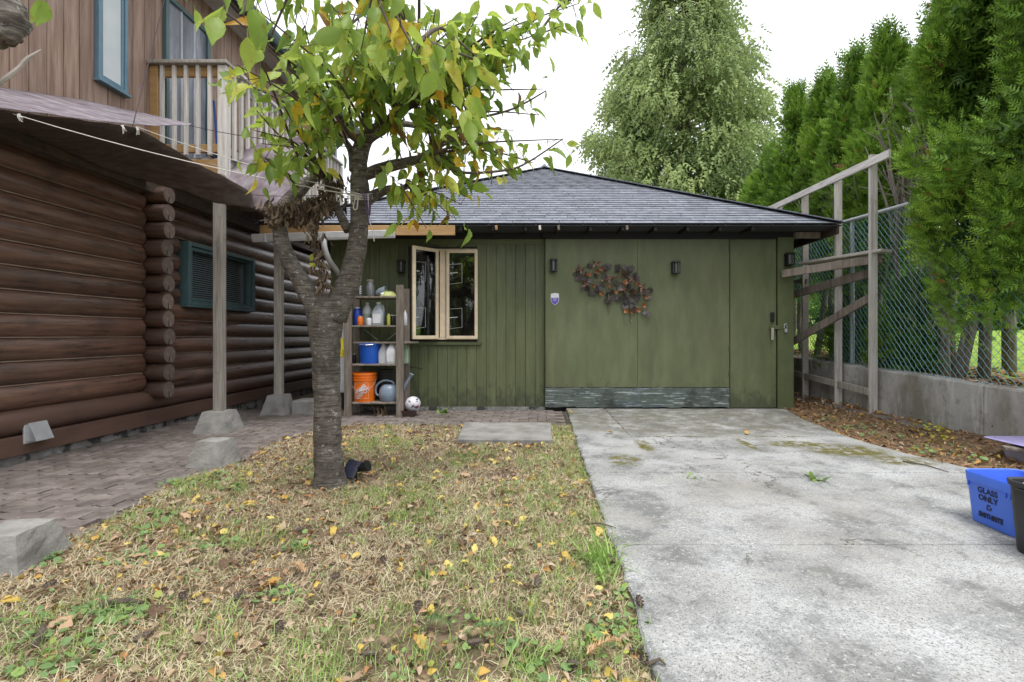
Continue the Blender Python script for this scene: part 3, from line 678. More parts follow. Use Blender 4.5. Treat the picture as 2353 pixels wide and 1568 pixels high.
# ================================================================ GARAGE
gar = thing('garage', (.2, 9.9, 0), 'low green timber garage with grey hipped shingle roof', 'garage')
GY = 6.89; GX0, GX1 = -2.82, 3.5; GT = 2.47
WXa, WXb, WZa, WZb = -1.70, -.775, .985, 2.235       # window opening
def gpart(name, mat, *a, b=0.0, parent=gar): return MB().span(*a, b=b).build(name, mat, parent)
MT['inner'] = plain('garage_inside', (.05, .045, .04), .9)
gpart('side_wall', MT['green'], GX0, GX0 + .08, GY + .06, 13.4, 0, GT); gpart('side_wall', MT['green'], GX1 - .08, GX1, GY + .06, 13.4, 0, GT)
gpart('back_wall', MT['inner'], GX0 + .08, GX1 - .08, 13.32, 13.4, 0, GT)
m_ = MB(); m_.span(GX0 + .001, WXa, GY + .025, GY + .075, 0, GT).span(WXb, GX1 - .001, GY + .025, GY + .075, 0, GT).span(WXa, WXb, GY + .025, GY + .075, 0, WZa).span(WXa, WXb, GY + .025, GY + .075, WZb, GT)
m_.build('front_wall', MT['inner'], gar)
gpart('floor', MT['inner'], GX0 + .1, GX1 - .1, GY + .1, 13.3, -.02, .04)
gpart('sill_plate', MT['foundation'], GX0, .14, GY - .01, GY + .06, -.02, .06)
# vertical boards
BWd = .1345; x = GX0
bmesh_cache = {}
def gboard(x0, x1, z0, z1):
    key = (round(x1 - x0, 4), round(z0, 3), round(z1, 3))
    if key not in bmesh_cache: bmesh_cache[key] = MB().box((0, 0, 0), (x1 - x0 - .0035, .022, z1 - z0), None, .0025).mesh('wall_board', MT['green'])
    part('wall_board', bmesh_cache[key], gar, ((x0 + x1) / 2, GY + .012 + random.uniform(-.0015, .0015), (z0 + z1) / 2 + random.uniform(-.006, .006)))
while x < .14:
    x1 = min(x + BWd, .145)
    if x1 > WXa + .03 and x < WXb - .03: gboard(x, x1, .045, WZa - .06); gboard(x, x1, WZb + .03, 2.40)
    else: gboard(x, x1, .045, 2.40)
    x = x1
gpart('window_ledge', MT['trim_green'], WXa - .04, WXb + .04, GY - .03, GY + .02, WZa - .075, WZa - .03, b=.004)
gpart('header_trim', MT['trim_green'], GX0, .14, GY - .012, GY + .01, 2.30, 2.37, b=.003)
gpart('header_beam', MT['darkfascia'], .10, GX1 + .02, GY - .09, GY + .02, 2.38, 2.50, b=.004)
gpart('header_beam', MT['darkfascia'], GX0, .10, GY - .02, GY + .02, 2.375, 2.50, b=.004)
# window : casing, fixed sash, open casement
def frame_y(mb, x0, x1, z0, z1, y0, y1, wd, b=.003):
    mb.span(x0, x0 + wd, y0, y1, z0, z1, b).span(x1 - wd, x1, y0, y1, z0, z1, b).span(x0 + wd, x1 - wd, y0 + .001, y1 - .001, z0, z0 + wd, b).span(x0 + wd, x1 - wd, y0 + .001, y1 - .001, z1 - wd, z1, b)
    return mb
wx = lambda u: P(u, 700, GY - .03).x
MT['pane_dark'] = glassmat('garage_window_glass', (.55, .58, .58), .06)
gw = frame_y(MB(), WXa + .02, WXb - .02, WZa, WZb, GY - .02, GY + .05, .03).span(wx(1010), wx(1024), GY - .022, GY + .05, WZa + .03, WZb - .03, .003).build('window', MT['tan'], gar)
fs = frame_y(MB(), wx(1026), wx(1098), WZa + .01, WZb - .02, GY - .055, GY - .023, .042).build('sash', MT['tan'], gw)
MB().span(wx(1026) + .04, wx(1098) - .04, GY - .040, GY - .036, WZa + .05, WZb - .06).build('pane', MT['pane_dark'], gw)
MT['dark_board'] = plain('pane_backing_grey', (.16, .15, .14), .8)
MB().span(WXa + .05, WXb - .05, GY + .55, GY + .57, WZa - .2, WZb).build('pane_backing', MT['dark_board'], gw)  # board added behind the glass, its grey lightens the panes
hinge = Vector((wx(1007), GY - .035, 0)); ang = math.radians(47)
Rl = Matrix.Rotation(ang, 4, 'Z')
lw = .41
lf = frame_y(MB(), -lw, 0, WZa + .01, WZb - .01, -.016, .016, .045)
lf.v = [tuple(Matrix.Translation(hinge) @ Rl @ Vector(v)) for v in lf.v]; lf.build('casement', MT['tan'], gw)
pn = MB().span(-lw + .043, -.043, -.002, .002, WZa + .05, WZb - .05)
pn.v = [tuple(Matrix.Translation(hinge) @ Rl @ Vector(v)) for v in pn.v]; pn.build('pane', MT['pane_dark'], gw)
# white bracket-shaped outlines on the panes
for (zc_, where) in ((WZb - .34, 0), (WZa + .30, 0), (WZb - .34, 1), (WZa + .30, 1)):
    k = MB()
    if where == 0:
        q = [(-lw + .05, .12), (-lw + .20, .13), (-lw + .20, -.13), (-lw + .05, -.15)]
        for a_, b_ in zip(q, q[1:]): k.bar((a_[0], -.006, zc_ + a_[1]), (b_[0], -.006, zc_ + b_[1]), .004, .004, up=(0, 1, 0))
        k.bar((-lw + .05, -.006, zc_), (-lw + .1, -.006, zc_), .012, .008, up=(0, 1, 0))
        k.v = [tuple(Matrix.Translation(hinge) @ Rl @ Vector(v)) for v in k.v]
    else:
        xa = wx(1026) + .045; q = [(xa, .12), (xa + .17, .13), (xa + .17, -.13), (xa, -.15)]
        for a_, b_ in zip(q, q[1:]): k.bar((a_[0], GY - .046, zc_ + a_[1]), (b_[0], GY - .046, zc_ + b_[1]), .004, .004, up=(0, 1, 0))
        k.bar((xa, GY - .046, zc_), (xa + .11, GY - .046, zc_ + .01), .010, .008, up=(0, 1, 0))
    k.build('pane_outline', MT['steel'], gw)
# sliding door, hinged door, corner post
MT['door'] = surf('green_plywood_door', [(.088, .104, .050), (.114, .132, .063), (.142, .161, .083)], stretch=(2.2, 2.2, .6), scale=2.4, rough=.5, bump=.2, bscale=10, rnd=.05, blotch=[((.105, .105, .06), .9, .5, .72, .55), ((.17, .20, .12), 2.2, .55, .75, .5, (3, 3, .5)), ((.05, .06, .04), 9, .70, .76, .6, (2, 2, .7))])
# mildew and worn paint along the foot of the doors
def mildew(m, z1, amt, c_=(.018, .02, .016)):
    t = m.node_tree; b = t.nodes['Principled BSDF']; src = b.inputs['Base Color'].links[0].from_socket
    g = t.nodes.new('ShaderNodeNewGeometry'); sp = t.nodes.new('ShaderNodeSeparateXYZ'); t.links.new(g.outputs['Position'], sp.inputs[0])
    mr = nd(t, 'ShaderNodeMapRange'); mr.inputs['From Min'].default_value = 0; mr.inputs['From Max'].default_value = z1; mr.inputs['To Min'].default_value = .27; mr.inputs['To Max'].default_value = -.12
    t.links.new(sp.outputs['Z'], mr.inputs[0])
    f = math_(t, 'ADD', noise(t, coords(t, (1.6, 1.6, 1)), 7, 8, .72), mr.outputs[0])
    r = ramp(t, [(.56, (0,) * 3), (.72, (amt,) * 3)], f).outputs[0]
    t.links.new(mixc(t, r, src, c_), b.inputs['Base Color'])
mildew(MT['door'], .6, .55, (.03, .034, .026)); mildew(MT['green'], .6, .6, (.03, .034, .026))
MT['door_foot'] = surf('peeling_foot_board', [(.055, .070, .066), (.095, .118, .108), (.135, .155, .125)], stretch=(.8, 5, 7), scale=5, rough=.6, bump=.6, bscale=16, rnd=0, blotch=[((.42, .48, .50), 4, .56, .60, .8, (1.1, 3, 12)), ((.018, .020, .018), 2.2, .52, .66, .8), ((.06, .085, .12), 1.3, .55, .62, .6)])
dx = lambda u: P(u, 700, 6.82).x
sd_ = gpart('sliding_door', MT['door'], dx(1253), dx(1464) - .0004, 6.80, 6.85, .335, 2.355, b=.004)
MB().span(dx(1464) + .0004, dx(1675), 6.801, 6.85, .335, 2.355, b=.004).build('door_panel', MT['door'], sd_)
m_ = MB(); top = []; bot = []                 # rotten foot board : ragged lower edge
for k in range(41):
    xx = lerp(dx(1253), dx(1675), k / 40); bot.append((xx, .06 + .018 * mnoise.noise(Vector((xx * 5, 1, 0))) + random.uniform(0, .012))); top.append((xx, .330))
poly = bot + top[::-1]
m_.prism(poly, 0, .045, Matrix.Translation((0, 6.845, 0)) @ Matrix(((1, 0, 0, 0), (0, 0, -1, 0), (0, 1, 0, 0), (0, 0, 0, 1)))); m_.build('foot_board', MT['door_foot'], sd_)
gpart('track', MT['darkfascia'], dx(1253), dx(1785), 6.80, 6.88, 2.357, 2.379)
dd = gpart('side_door', MT['door'], dx(1677.5), dx(1783), 6.815, 6.86, .055, 2.355, b=.003)
gpart('corner_post', MT['trim_green'], dx(1785), GX1 + .02, 6.79, GY + .06, .0, 2.38, b=.004)
lock = MB().box(P(1775, 729, 6.80), (.05, .03, .13), None, .008).build('lock_plate', MT['black'], dd)
MB().span(P(1768, 752, 6.8).x, P(1795, 752, 6.8).x, 6.778, 6.80, P(1, 757, 6.8).z, P(1, 748, 6.8).z, b=.003).build('hasp', MT['trim_green'], dd)
MB().bar(P(1775, 754, 6.785), P(1775, 782, 6.785), .02, .035, b=.004).build('handle', MT['wood_grey'], dd)
pk = MB().box(P(1806, 760, 6.77), (.035, .02, .05), None, .005).build('padlock', MT['steel'], gar)
MB().tube([P(1802, 754, 6.77), P(1802, 746, 6.77), P(1807, 744, 6.77), P(1809, 754, 6.77)], .005, 6).build('shackle', MT['steel'], pk)
for q in range(7):
    MB().box(P(1675.5, 570 + q * 58, 6.797), (.012, .012, .07), None, .003).build('hinge_leaf', MT['trim_green'], dd)
# ---- hipped roof
EX0, EX1, EY, EZ = -3.56, 3.95, 6.42, 2.475
AP = Vector(((EX0 + EX1) / 2, EY + (EX1 - EX0) / 2, EZ + 1.965))
c4 = [Vector((EX0, EY, EZ)), Vector((EX1, EY, EZ)), Vector((EX1, 2 * AP.y - EY, EZ)), Vector((EX0, 2 * AP.y - EY, EZ))]
lowv = [c - Vector((0, 0, .02)) for c in c4]; dn = Vector((0, 0, .012))
rf = MB().add([c - dn for c in c4] + [AP - dn] + lowv, [[0, 1, 4], [1, 2, 4], [2, 3, 4], [3, 0, 4], [8, 7, 6, 5], [0, 5, 6, 1], [1, 6, 7, 2], [2, 7, 8, 3], [3, 8, 5, 0]]).build('roof', MT['roofdeck'], gar)
sl = Vector((0, AP.y - EY, AP.z - EZ)); SL = sl.length; sl.normalize(); nr = Vector((0, -sl.z, sl.y))
EXPO = .128; TAB = .305
rot = Matrix((Vector((1, 0, 0)), sl, nr)).transposed().to_euler()
tilt = rot.copy(); tilt.x -= .06
tabs = []
for r in range(int(SL / EXPO)):
    s0 = r * EXPO; hx0 = lerp(EX0, AP.x, (s0 + .02) / SL); hx1 = lerp(EX1, AP.x, (s0 + .02) / SL)
    x = EX0 - 1 + (r % 2) * TAB / 2 + (r % 3) * .06
    while x < hx1:
        a = max(x + .003, hx0); b_ = min(x + TAB - .003, hx1)
        if b_ - a > .04: tabs.append(((a + b_) / 2, s0, b_ - a))
        x += TAB
tabs_full = [q for q in tabs if abs(q[2] - (TAB - .006)) < 1e-3]; tabs_part = [q for q in tabs if q not in tabs_full]
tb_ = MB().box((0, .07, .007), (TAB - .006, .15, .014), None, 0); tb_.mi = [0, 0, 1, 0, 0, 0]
MT['butt'] = plain('asphalt_edge_shadow', (.022, .023, .027), .95)  # asphalt edge, coloured near black to draw the shadow line under each course
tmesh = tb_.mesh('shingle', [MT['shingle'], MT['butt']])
def tabpos(q): return Vector((q[0], EY, EZ)) + sl * (q[1] - .004) + nr * .004
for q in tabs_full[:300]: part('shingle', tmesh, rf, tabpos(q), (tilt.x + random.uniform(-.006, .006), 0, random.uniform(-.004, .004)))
rest = tabs_full[300:] + tabs_part
tv = np.array([tuple(v.co) for v in tmesh.vertices]); tf = [list(p.vertices) for p in tmesh.polygons]
n = len(rest); Rm = np.array(tilt.to_matrix()); Mx = np.tile(Rm, (n, 1, 1)); Mx[:, :, 0] *= (np.array([q[2] for q in rest]) / (TAB - .006))[:, None]
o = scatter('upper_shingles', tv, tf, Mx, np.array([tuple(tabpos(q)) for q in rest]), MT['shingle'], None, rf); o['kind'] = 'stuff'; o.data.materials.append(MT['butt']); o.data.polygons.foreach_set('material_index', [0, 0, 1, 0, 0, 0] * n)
capm = MB().prism([(-.11, 0), (0, 0), (.11, 0), (.11, .16), (-.11, .16)], 0, .012).mesh('hip_cap', MT['shingle'])
for (c, side) in ((c4[0], 0), (c4[1], 1)):
    d_ = (AP - c); Ln = d_.length; d_.normalize(); xx = Vector((0, 0, 1)).cross(d_) * -1; xx.normalize(); zz_ = xx.cross(d_); zz_ = zz_ if zz_.z > 0 else -zz_; xx = d_.cross(zz_)
    e = Matrix((xx, d_, zz_)).transposed().to_euler()
    k = 0
    while k * .135 < Ln - .1: part('hip_cap', capm, rf, c + d_ * (k * .135) + zz_ * .020, (e.x - .0, e.y, e.z + random.uniform(-.02, .02))); k += 1
MB().lathe([(.06, 0), (.045, .06), (.02, .1)], 10, AP + Vector((0, 0, -.01))).build('peak_cap', MT['shingle'], rf)
# rafters under the eave, soffit shadow boards
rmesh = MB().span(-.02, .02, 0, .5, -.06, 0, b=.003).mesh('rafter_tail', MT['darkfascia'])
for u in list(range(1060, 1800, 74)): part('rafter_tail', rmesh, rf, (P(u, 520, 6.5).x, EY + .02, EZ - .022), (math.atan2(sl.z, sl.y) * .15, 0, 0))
for u, m_ in ((1240, 'wood_pale'), (1283, 'wood_brown'), (1140, 'wood_fresh'), (1440, 'wood_brown')): MB().bar(P(u, 519, 6.41), P(u + 1, 529, 6.41), .045, .03, b=.003).build('rafter_end', MT[m_], rf)
gpart('fascia', MT['wood_fresh'], EX0 + .04, P(1046, 530, 6.41).x, 6.385, 6.415, 2.325, 2.452, b=.004, parent=rf)
gpart('hip_rafter', MT['wood_brown'], 3.52, 3.86, 6.75, 6.80, 2.36, 2.44, parent=rf)
gpart('side_fascia', MT['wood_dark'], EX1 - .05, EX1 - .02, EY + .03, 13.5, EZ - .12, EZ - .021, parent=rf)
# gutter and downspout
g0, g1 = P(582, 549, 6.30), P(905, 539, 6.32); gd = (g1 - g0).normalized(); up = Vector((0, 0, 1)); fw = Vector((0, -1, 0))
gprof = [(-.045, .05), (-.045, -.04), (.02, -.045), (.035, -.02), (.05, .045), (.044, .05), (.026, -.012), (.014, -.036), (-.039, -.034), (-.039, .05)]
V = [g0 + fw * a + up * b_ for a, b_ in gprof] + [g1 + fw * a + up * b_ for a, b_ in gprof]; n = len(gprof)
gu = MB().add(V, [[i, n + i, n + (i + 1) % n, (i + 1) % n] for i in range(n)]).build('gutter', MT['white_pvc'], gar)
MB().prism([(a, b_) for a, b_ in gprof[:5]], 0, .006, Matrix.Translation(g1) @ Matrix(((0, 0, 1, 0), (-1, 0, 0, 0), (0, 1, 0, 0), (0, 0, 0, 1)))).build('end_cap', MT['white_pvc'], gu)
MB().bar(g0.lerp(g1, .09) + fw * .001, g0.lerp(g1, .10) + fw * .001, .105, .102).build('joint_sleeve', MT['white_pvc'], gu)
ds, dr_ = smoothpath([P(744, 550, 6.31), P(746, 572, 6.32), P(756, 598, 6.42), P(776, 626, 6.68), P(785, 645, 6.80), P(785, 700, 6.82), P(785, 904, 6.82)], [.042] * 7, 3)
MB().tube(ds, dr_, 10, flat=.75).build('downspout', MT['white_pvc'], gar, smooth='a')
gpart('downspout_shoe', MT['black'], P(785, 900, 6.8).x - .05, P(785, 900, 6.8).x + .05, 6.74, 6.86, .03, .27, b=.006)

# ---- wall lanterns
def lantern(u, v, Y, label, h=.17):
    p = P(u, v, Y); t_ = thing('wall_lantern', (p.x, Y, p.z - h / 2), label, 'wall lamp', 'black wall lanterns on the garage')
    MB().span(p.x - .045, p.x + .045, Y - .012, Y + .004, p.z - h * .45, p.z + h * .5, b=.003).build('back_plate', MT['black'], t_)
    hd = MB().span(p.x - .052, p.x + .052, Y - .115, Y - .01, p.z + h * .38, p.z + h * .52, b=.006).build('hood', MT['black'], t_)
    for s in (-1, 1): MB().span(p.x + s * .046 - .005, p.x + s * .046 + .005, Y - .108, Y - .098, p.z - h * .4, p.z + h * .38).build('cage_bar', MT['black'], t_)
    MB().span(p.x - .05, p.x + .05, Y - .11, Y - .01, p.z - h * .48, p.z - h * .40, b=.003).build('base', MT['black'], t_)
    MB().lathe([(.030, -h * .4), (.030, h * .38)], 14, (p.x, Y - .06, p.z)).build('glass_tube', plain('smoked_glass', (.05, .05, .055), .12, 0, .8), t_, smooth='a')
lantern(924, 614, GY - .002, 'black wall lantern above the storage shelf')
lantern(1271, 612, 6.795, 'black wall lantern at the edge of the sliding door above the shield sticker')
lantern(1550, 617, 6.795, 'black wall lantern between the metal flower sculpture and the side door')
p = P(1809, 598, 6.80); lantern(1809, 598, 6.79, 'black wall lantern on the corner post above the timber beam')
# ---- alarm company shield
sh = [(-.054, .075), (0, .085), (.054, .075), (.056, -.01), (.04, -.05), (0, -.085), (-.04, -.05), (-.056, -.01)]
ctr = P(1275, 688, 6.797); Mf = Matrix.Translation(ctr) @ Matrix(((1, 0, 0, 0), (0, 0, 1, 0), (0, 1, 0, 0), (0, 0, 0, 1)))
t_ = thing('shield_sticker', ctr, 'small white and violet shield sticker on the green sliding door', 'sticker')
def fl(poly, s, y, y2, sy=0): return MB().prism([(a * s, b_ * s + sy) for a, b_ in poly][::-1], y2, y, Matrix.Translation(ctr) @ Matrix(((1, 0, 0, 0), (0, 0, 1, 0), (0, 1, 0, 0), (0, 0, 0, 1))))
fl(sh, 1, .004, -.002).build('white_backing', plain('sticker_white', (.72, .72, .76), .4), t_)
fl([(-.05, .02), (.05, .02), (.05, -.01), (.036, -.046), (0, -.077), (-.036, -.046), (-.05, -.01)], 1, .0, -.0045).build('violet_field', plain('sticker_violet', (.10, .07, .42), .4), t_)
for k in range(3): fl([(-.03 + k * .004, .006), (.03 - k * .004, .006), (.03 - k * .004, -.0), (-.03 + k * .004, 0)], 1, .0, -.006, .008 - k * .016).build('print_line', plain('sticker_white', (.45, .45, .62), .4), t_)

# ================================================================ RETAINING WALL, FENCE, TIMBER FRAME
RX = 4.13
rw = thing('retaining_wall', (RX + .1, 6, 0), 'stained grey concrete retaining wall under the chain link fence', 'wall')
for (ya, yb) in ((-1.5, 4.592), (4.6, 7.1), (7.105, 14)):
    n = 16; front = []; m_ = MB(); V = []
    for k in range(n + 1):
        y = lerp(ya, yb, k / n); zt = walltop(y) + .008 * mnoise.noise(Vector((y * 3, 0, 0)))
        V += [(RX, y, -.1), (RX, y, zt - .015), (RX + .015, y, zt), (RX + .21, y, zt + .004), (RX + .21, y, -.1)]
    Fc = [[k * 5 + i, k * 5 + i + 1, k * 5 + 6 + i, k * 5 + 5 + i] for k in range(n) for i in range(4)] + [[0, 1, 2, 3, 4], [n * 5 + i for i in (4, 3, 2, 1, 0)]]
    m_.add(V, Fc).build('wall_panel', MT['retain'], rw)
m_ = MB(); V = []
for k in range(21):
    y = lerp(5.0, 9.0, k / 20); z = .11 + .012 * mnoise.noise(Vector((y * 4, 2, 0))); x = RX - .17 + .015 * mnoise.noise(Vector((y * 3, 5, 0)))
    V += [(x, y, -.05), (x, y, z - .01), (x + .012, y, z), (RX - .003, y, z)]
m_.add(V, [[k * 4 + i, k * 4 + i + 1, k * 4 + 5 + i, k * 4 + 4 + i] for k in range(20) for i in range(3)] + [[3, 2, 1, 0]]).build('footing', MT['concrete'], rw)

FX = 4.24
def frail(y): return 2.505 + .053 * (y - 5.06)
cf = thing('chain_link_fence', (FX, 7, .6), 'teal coated chain link fence on top of the retaining wall', 'fence')
MT['link'] = plain('teal_vinyl_wire', (.16, .36, .42), .4)
MT['pipe'] = plain('fence_pipe', (.46, .49, .51), .4, .3)
MB().tube([(FX, y, frail(y)) for y in (1.0, 3, 5, 7, 9, 11, 13)], .024, 10).build('top_rail', MT['pipe'], cf, smooth='a')
for y in (3.3, 6.72, 9.3, 12.2): MB().tube([(FX + .03, y, walltop(y) - .1), (FX + .03, y, frail(y) + .03)], .028, 10).build('post', MT['pipe'], cf, smooth='a')
# woven wires : zigzag strands
pts_all = []; m_ = MB(); pitch = .039; hh = .043
V = []; Fc = []
def strand(yc, s):
    z = walltop(yc) - .0; top = frail(yc); k = 0; pts = []
    while z < top:
        pts.append((FX + (.004 if k % 2 else -.004), yc + (s * pitch / 2 if k % 2 else -s * pitch / 2), z)); z += hh; k += 1
    n0 = len(V); r = .0022
    for p_ in pts:
        V.extend([(p_[0] - r, p_[1], p_[2] - r), (p_[0] + r, p_[1] - r, p_[2]), (p_[0] + r, p_[1] + r, p_[2])])
    for q in range(len(pts) - 1):
        for e in range(3):
            e2 = (e + 1) % 3; Fc.append([n0 + q * 3 + e, n0 + q * 3 + e2, n0 + q * 3 + 3 + e2, n0 + q * 3 + 3 + e])
y = 1.2
sgn = 1
while y < 12.5: strand(y, sgn); y += pitch; sgn = -sgn
o = m_.add(V, Fc).build('wire_mesh', MT['link'], cf); o['kind'] = 'stuff'

MT['wood_pale2'] = surf('pale_weathered_rail', [(.40, .37, .34), (.58, .55, .52), (.68, .65, .62)], stretch=(6, .7, 6), scale=5, rough=.72, bump=.3, rnd=.1)
fr = thing('timber_frame', (4.05, 6.8, .1), 'weathered timber post and rail frame standing against the retaining wall beside the garage', 'frame')
FXx = 4.04
def fy(u): return FXx * FPX / (u - VPU)
tops = []
for (u, zt, zb) in ((2006, 3.20, .06), (1926, 3.17, .06), (1850, 3.18, .1), (1791, 3.18, .5)):
    y = fy(u); MB().span(FXx - .045, FXx + .045, y - .02, y + .02, zb, zt, b=.004).build('post', MT['wood_pale'] if u > 1900 else MT['wood_rail'], fr)
MB().bar((FXx - .05, fy(2055), 3.09), (FXx - .05, 8.9, 3.20), .036, .09, b=.004).build('top_rail', MT['wood_pale2'], fr)
# plank shelf and the beams that carry it
def beam(name, a, b_, w_, h_, mat): MB().bar(a, b_, w_, h_, b=.005).build(name, MT[mat], fr)
beam('beam', P(1797, 630, 6.72), P(2027, 594, 5.95), .04, .10, 'wood_brown')
beam('plank', P(1846, 616, 6.95) + Vector((0, 0, .06)), P(2032, 582, 5.88) + Vector((.03, 0, .03)), .20, .036, 'wood_rail')
beam('plank', P(1856, 620, 7.2) + Vector((.1, 0, .075)), P(2012, 580, 6.1) + Vector((.06, .1, .03)), .14, .03, 'wood_rail')
beam('beam', P(1824, 677, 7.25), P(2010, 624, 6.09), .04, .11, 'wood_brown')
beam('brace', P(1805, 795, 7.3), P(2014, 676, 5.97), .036, .10, 'wood_brown')
beam('lower_rail', P(1806, 853, 8.0), P(2001, 902, 5.985), .034, .085, 'wood_grey')
beam('beam', P(1812, 648, 7.9), P(1856, 646, 7.4), .03, .07, 'wood_grey')

# ================================================================ CEDAR HEDGE behind the fence
# flat fan-like spray, drawn from small scales
def spray_template(n=5, droop=0.0, wid=.5):
    V = []; Fc = []
    for k in range(n):
        t0 = .12 + .8 * k / n; z = -droop * t0 * t0
        for s in (-1, 1):
            L_ = wid * (1 - .55 * t0); b0 = len(V)
            V += [(0, t0 - .08, z), (0, t0 + .10, z), (s * L_ * .75, t0 + L_ * .62, z - .05 - droop * .3), (s * L_ * .42, t0 + L_ * .22, z - .02)]
            Fc += [[b0, b0 + 3, b0 + 2, b0 + 1] if s > 0 else [b0, b0 + 1, b0 + 2, b0 + 3]]
    b0 = len(V); z = -droop
    V += [(-.07, .85, z * .8), (.07, .85, z * .8), (0, 1.12, z - .02)]; Fc.append([b0, b0 + 1, b0 + 2])
    return V, Fc
TH_V, TH_F = spray_template(3, .06, .50)
def hedge_tree(x, y, zt, r, zb, nsp, label, stems, tone=0.0, bare=None, lean=0.0, seed=0, name='hedge_cedar', size=(.065, .125), lobes=None, low=None):
    rng = np.random.default_rng(seed); zg = hup(x, y); nsp = int(nsp * 1.5)
    t_ = thing(name, (x, y, zg), label, 'tree', 'cedar hedge trees behind the fence')
    rnd = random.Random(seed)
    for (dx_, dy_, r0, ax, ay) in stems:
        top = Vector((x + dx_ + ax, y + dy_ + ay, zt * .9)); a = Vector((x + dx_, y + dy_, zg - .08))
        pts = [a.lerp(top, q / 7) + Vector((.05 * math.sin(q * 1.7 + seed + dx_ * 9), .05 * math.cos(q * 1.3 + seed), 0)) for q in range(8)]
        MB().tube(pts, [r0 * (1 - .11 * q) for q in range(8)], 9, jit=.18).build('trunk', MT['bark_g'], t_, smooth=True)
    nl = lobes or int(20 + 15 * (zt - zb))
    h = zt - zb
    lz = rng.uniform(0, 1, nl) ** .9; la = rng.uniform(0, 2 * np.pi, nl)
    env = r * (1.0 - .80 * np.clip(lz, 0, 1) ** 2.2) * (.72 + .38 * np.clip(lz * 6, 0, 1)) * rng.uniform(.78, 1.12, nl)
    lr = rng.uniform(.20, .36, nl) * (1 - .35 * lz)
    cx = x + lean * lz + np.cos(la) * (env - lr * .6); cy = y + np.sin(la) * (env - lr * .6); cz = zb + h * lz * .97
    if bare is not None:
        keep = ~((np.cos(la - bare[0]) > bare[3]) & (cz > bare[1]) & (cz < bare[2]))
        cx, cy, cz, lr, la = cx[keep], cy[keep], cz[keep], lr[keep], la[keep]
    tone_l = rng.uniform(-.2, .2, len(cx)) + tone
    idx = rng.integers(0, len(cx), nsp)
    dv = rng.normal(size=(nsp, 3)); dv /= np.linalg.norm(dv, axis=1, keepdims=True); rad = rng.uniform(.35, 1.05, nsp) ** .6
    outd = np.stack([np.cos(la[idx]), np.sin(la[idx]), np.zeros(nsp)], 1)
    # sprays sit on the outer side of each lobe
    flip = np.sum(dv * outd, 1) < -.35; dv[flip] *= -1
    pos = np.stack([cx[idx], cy[idx], cz[idx]], 1) + dv * (lr[idx] * rad)[:, None] * np.array([1, 1, 1.45])
    ax_ = dv * .55 + outd * .45 + np.array([0, 0, .62]) + rng.normal(size=(nsp, 3)) * .34
    sz = rng.uniform(size[0], size[1], nsp) * (.75 + .5 * rng.random(nsp))
    Mx = frames(ax_, rng.uniform(-1.1, 1.1, nsp), outd + rng.normal(size=(nsp, 3)) * .3) * sz[:, None, None]
    tint = np.clip(.48 + tone_l[idx] + rng.normal(size=nsp) * .12 + .55 * (rad - .78), 0, .92)  # paler young tips; shade in the lobe gaps deepened through the tint
    br_ = rng.random(nsp) < .012; tint[br_] = rng.uniform(.96, 1, br_.sum())
    # leader tips
    nt_ = max(10, nsp // 40); zt_ = rng.uniform(.84, 1.06, nt_); tipx = x + lean + rng.normal(size=nt_) * .09; tipy = y + rng.normal(size=nt_) * .09
    pos2 = np.stack([tipx, tipy, zb + h * zt_], 1); Mx2 = frames(rng.normal(size=(nt_, 3)) * .25 + np.array([0, 0, 1.0]), rng.uniform(-3, 3, nt_)) * rng.uniform(.12, .24, nt_)[:, None, None]
    # larger filler sprays near the stem, inner shade painted as darker tint
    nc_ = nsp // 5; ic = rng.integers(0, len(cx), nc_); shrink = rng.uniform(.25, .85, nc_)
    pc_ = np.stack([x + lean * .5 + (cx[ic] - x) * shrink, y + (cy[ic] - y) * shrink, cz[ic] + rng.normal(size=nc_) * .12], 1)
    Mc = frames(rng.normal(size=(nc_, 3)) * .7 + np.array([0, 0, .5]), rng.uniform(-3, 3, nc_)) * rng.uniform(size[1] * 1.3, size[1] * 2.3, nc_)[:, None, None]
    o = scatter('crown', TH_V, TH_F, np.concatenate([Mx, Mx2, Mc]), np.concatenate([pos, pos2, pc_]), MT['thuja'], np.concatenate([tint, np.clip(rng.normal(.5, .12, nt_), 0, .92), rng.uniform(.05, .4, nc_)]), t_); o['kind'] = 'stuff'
    return t_
def twiggy(t_, base, n, L0, L1, r, mat, seed, spread=.35, up=1.0, nm='bare_branch'):
    """a spray of bare upright branches with side twigs"""
    rr = random.Random(seed)
    for k in range(n):
        p0 = base(rr); d_ = Vector((rr.gauss(0, spread), rr.gauss(0, spread), up)).normalized(); L_ = rr.uniform(L0, L1); m_ = MB()
        pts = [p0]; 
        for q in range(5): d_ = (d_ + Vector((rr.gauss(0, .10), rr.gauss(0, .10), .04))).normalized(); pts.append(pts[-1] + d_ * L_ / 5)
        r0 = r * rr.uniform(.6, 1.3); m_.tube(pts, [r0 * (1 - .16 * q) for q in range(6)], 6, jit=.2)
        for q in range(6):
            a = pl(pts, rr.uniform(.15, .95)); dd_ = Vector((rr.gauss(-.3, .7), rr.gauss(-.1, .7), rr.uniform(.1, .9))).normalized() * rr.uniform(.1, .3)
            m_.tube([a, a + dd_ * .5 + Vector((0, 0, .02)), a + dd_ + Vector((0, 0, .06))], [r0 * .35, r0 * .25, r0 * .1], 4)
        m_.build(nm, mat, t_)
HX = 4.90
hedge_tree(4.56, 4.80, 5.9, .72, 1.38, 14000, 'leafy hedge cedar bulging over the fence with two bare stems below', [(-.13, .40, .058, .1, -.2), (.09, .40, .058, .05, -.2), (-.09, .5, .04, .2, -.1)], .12, seed=1)
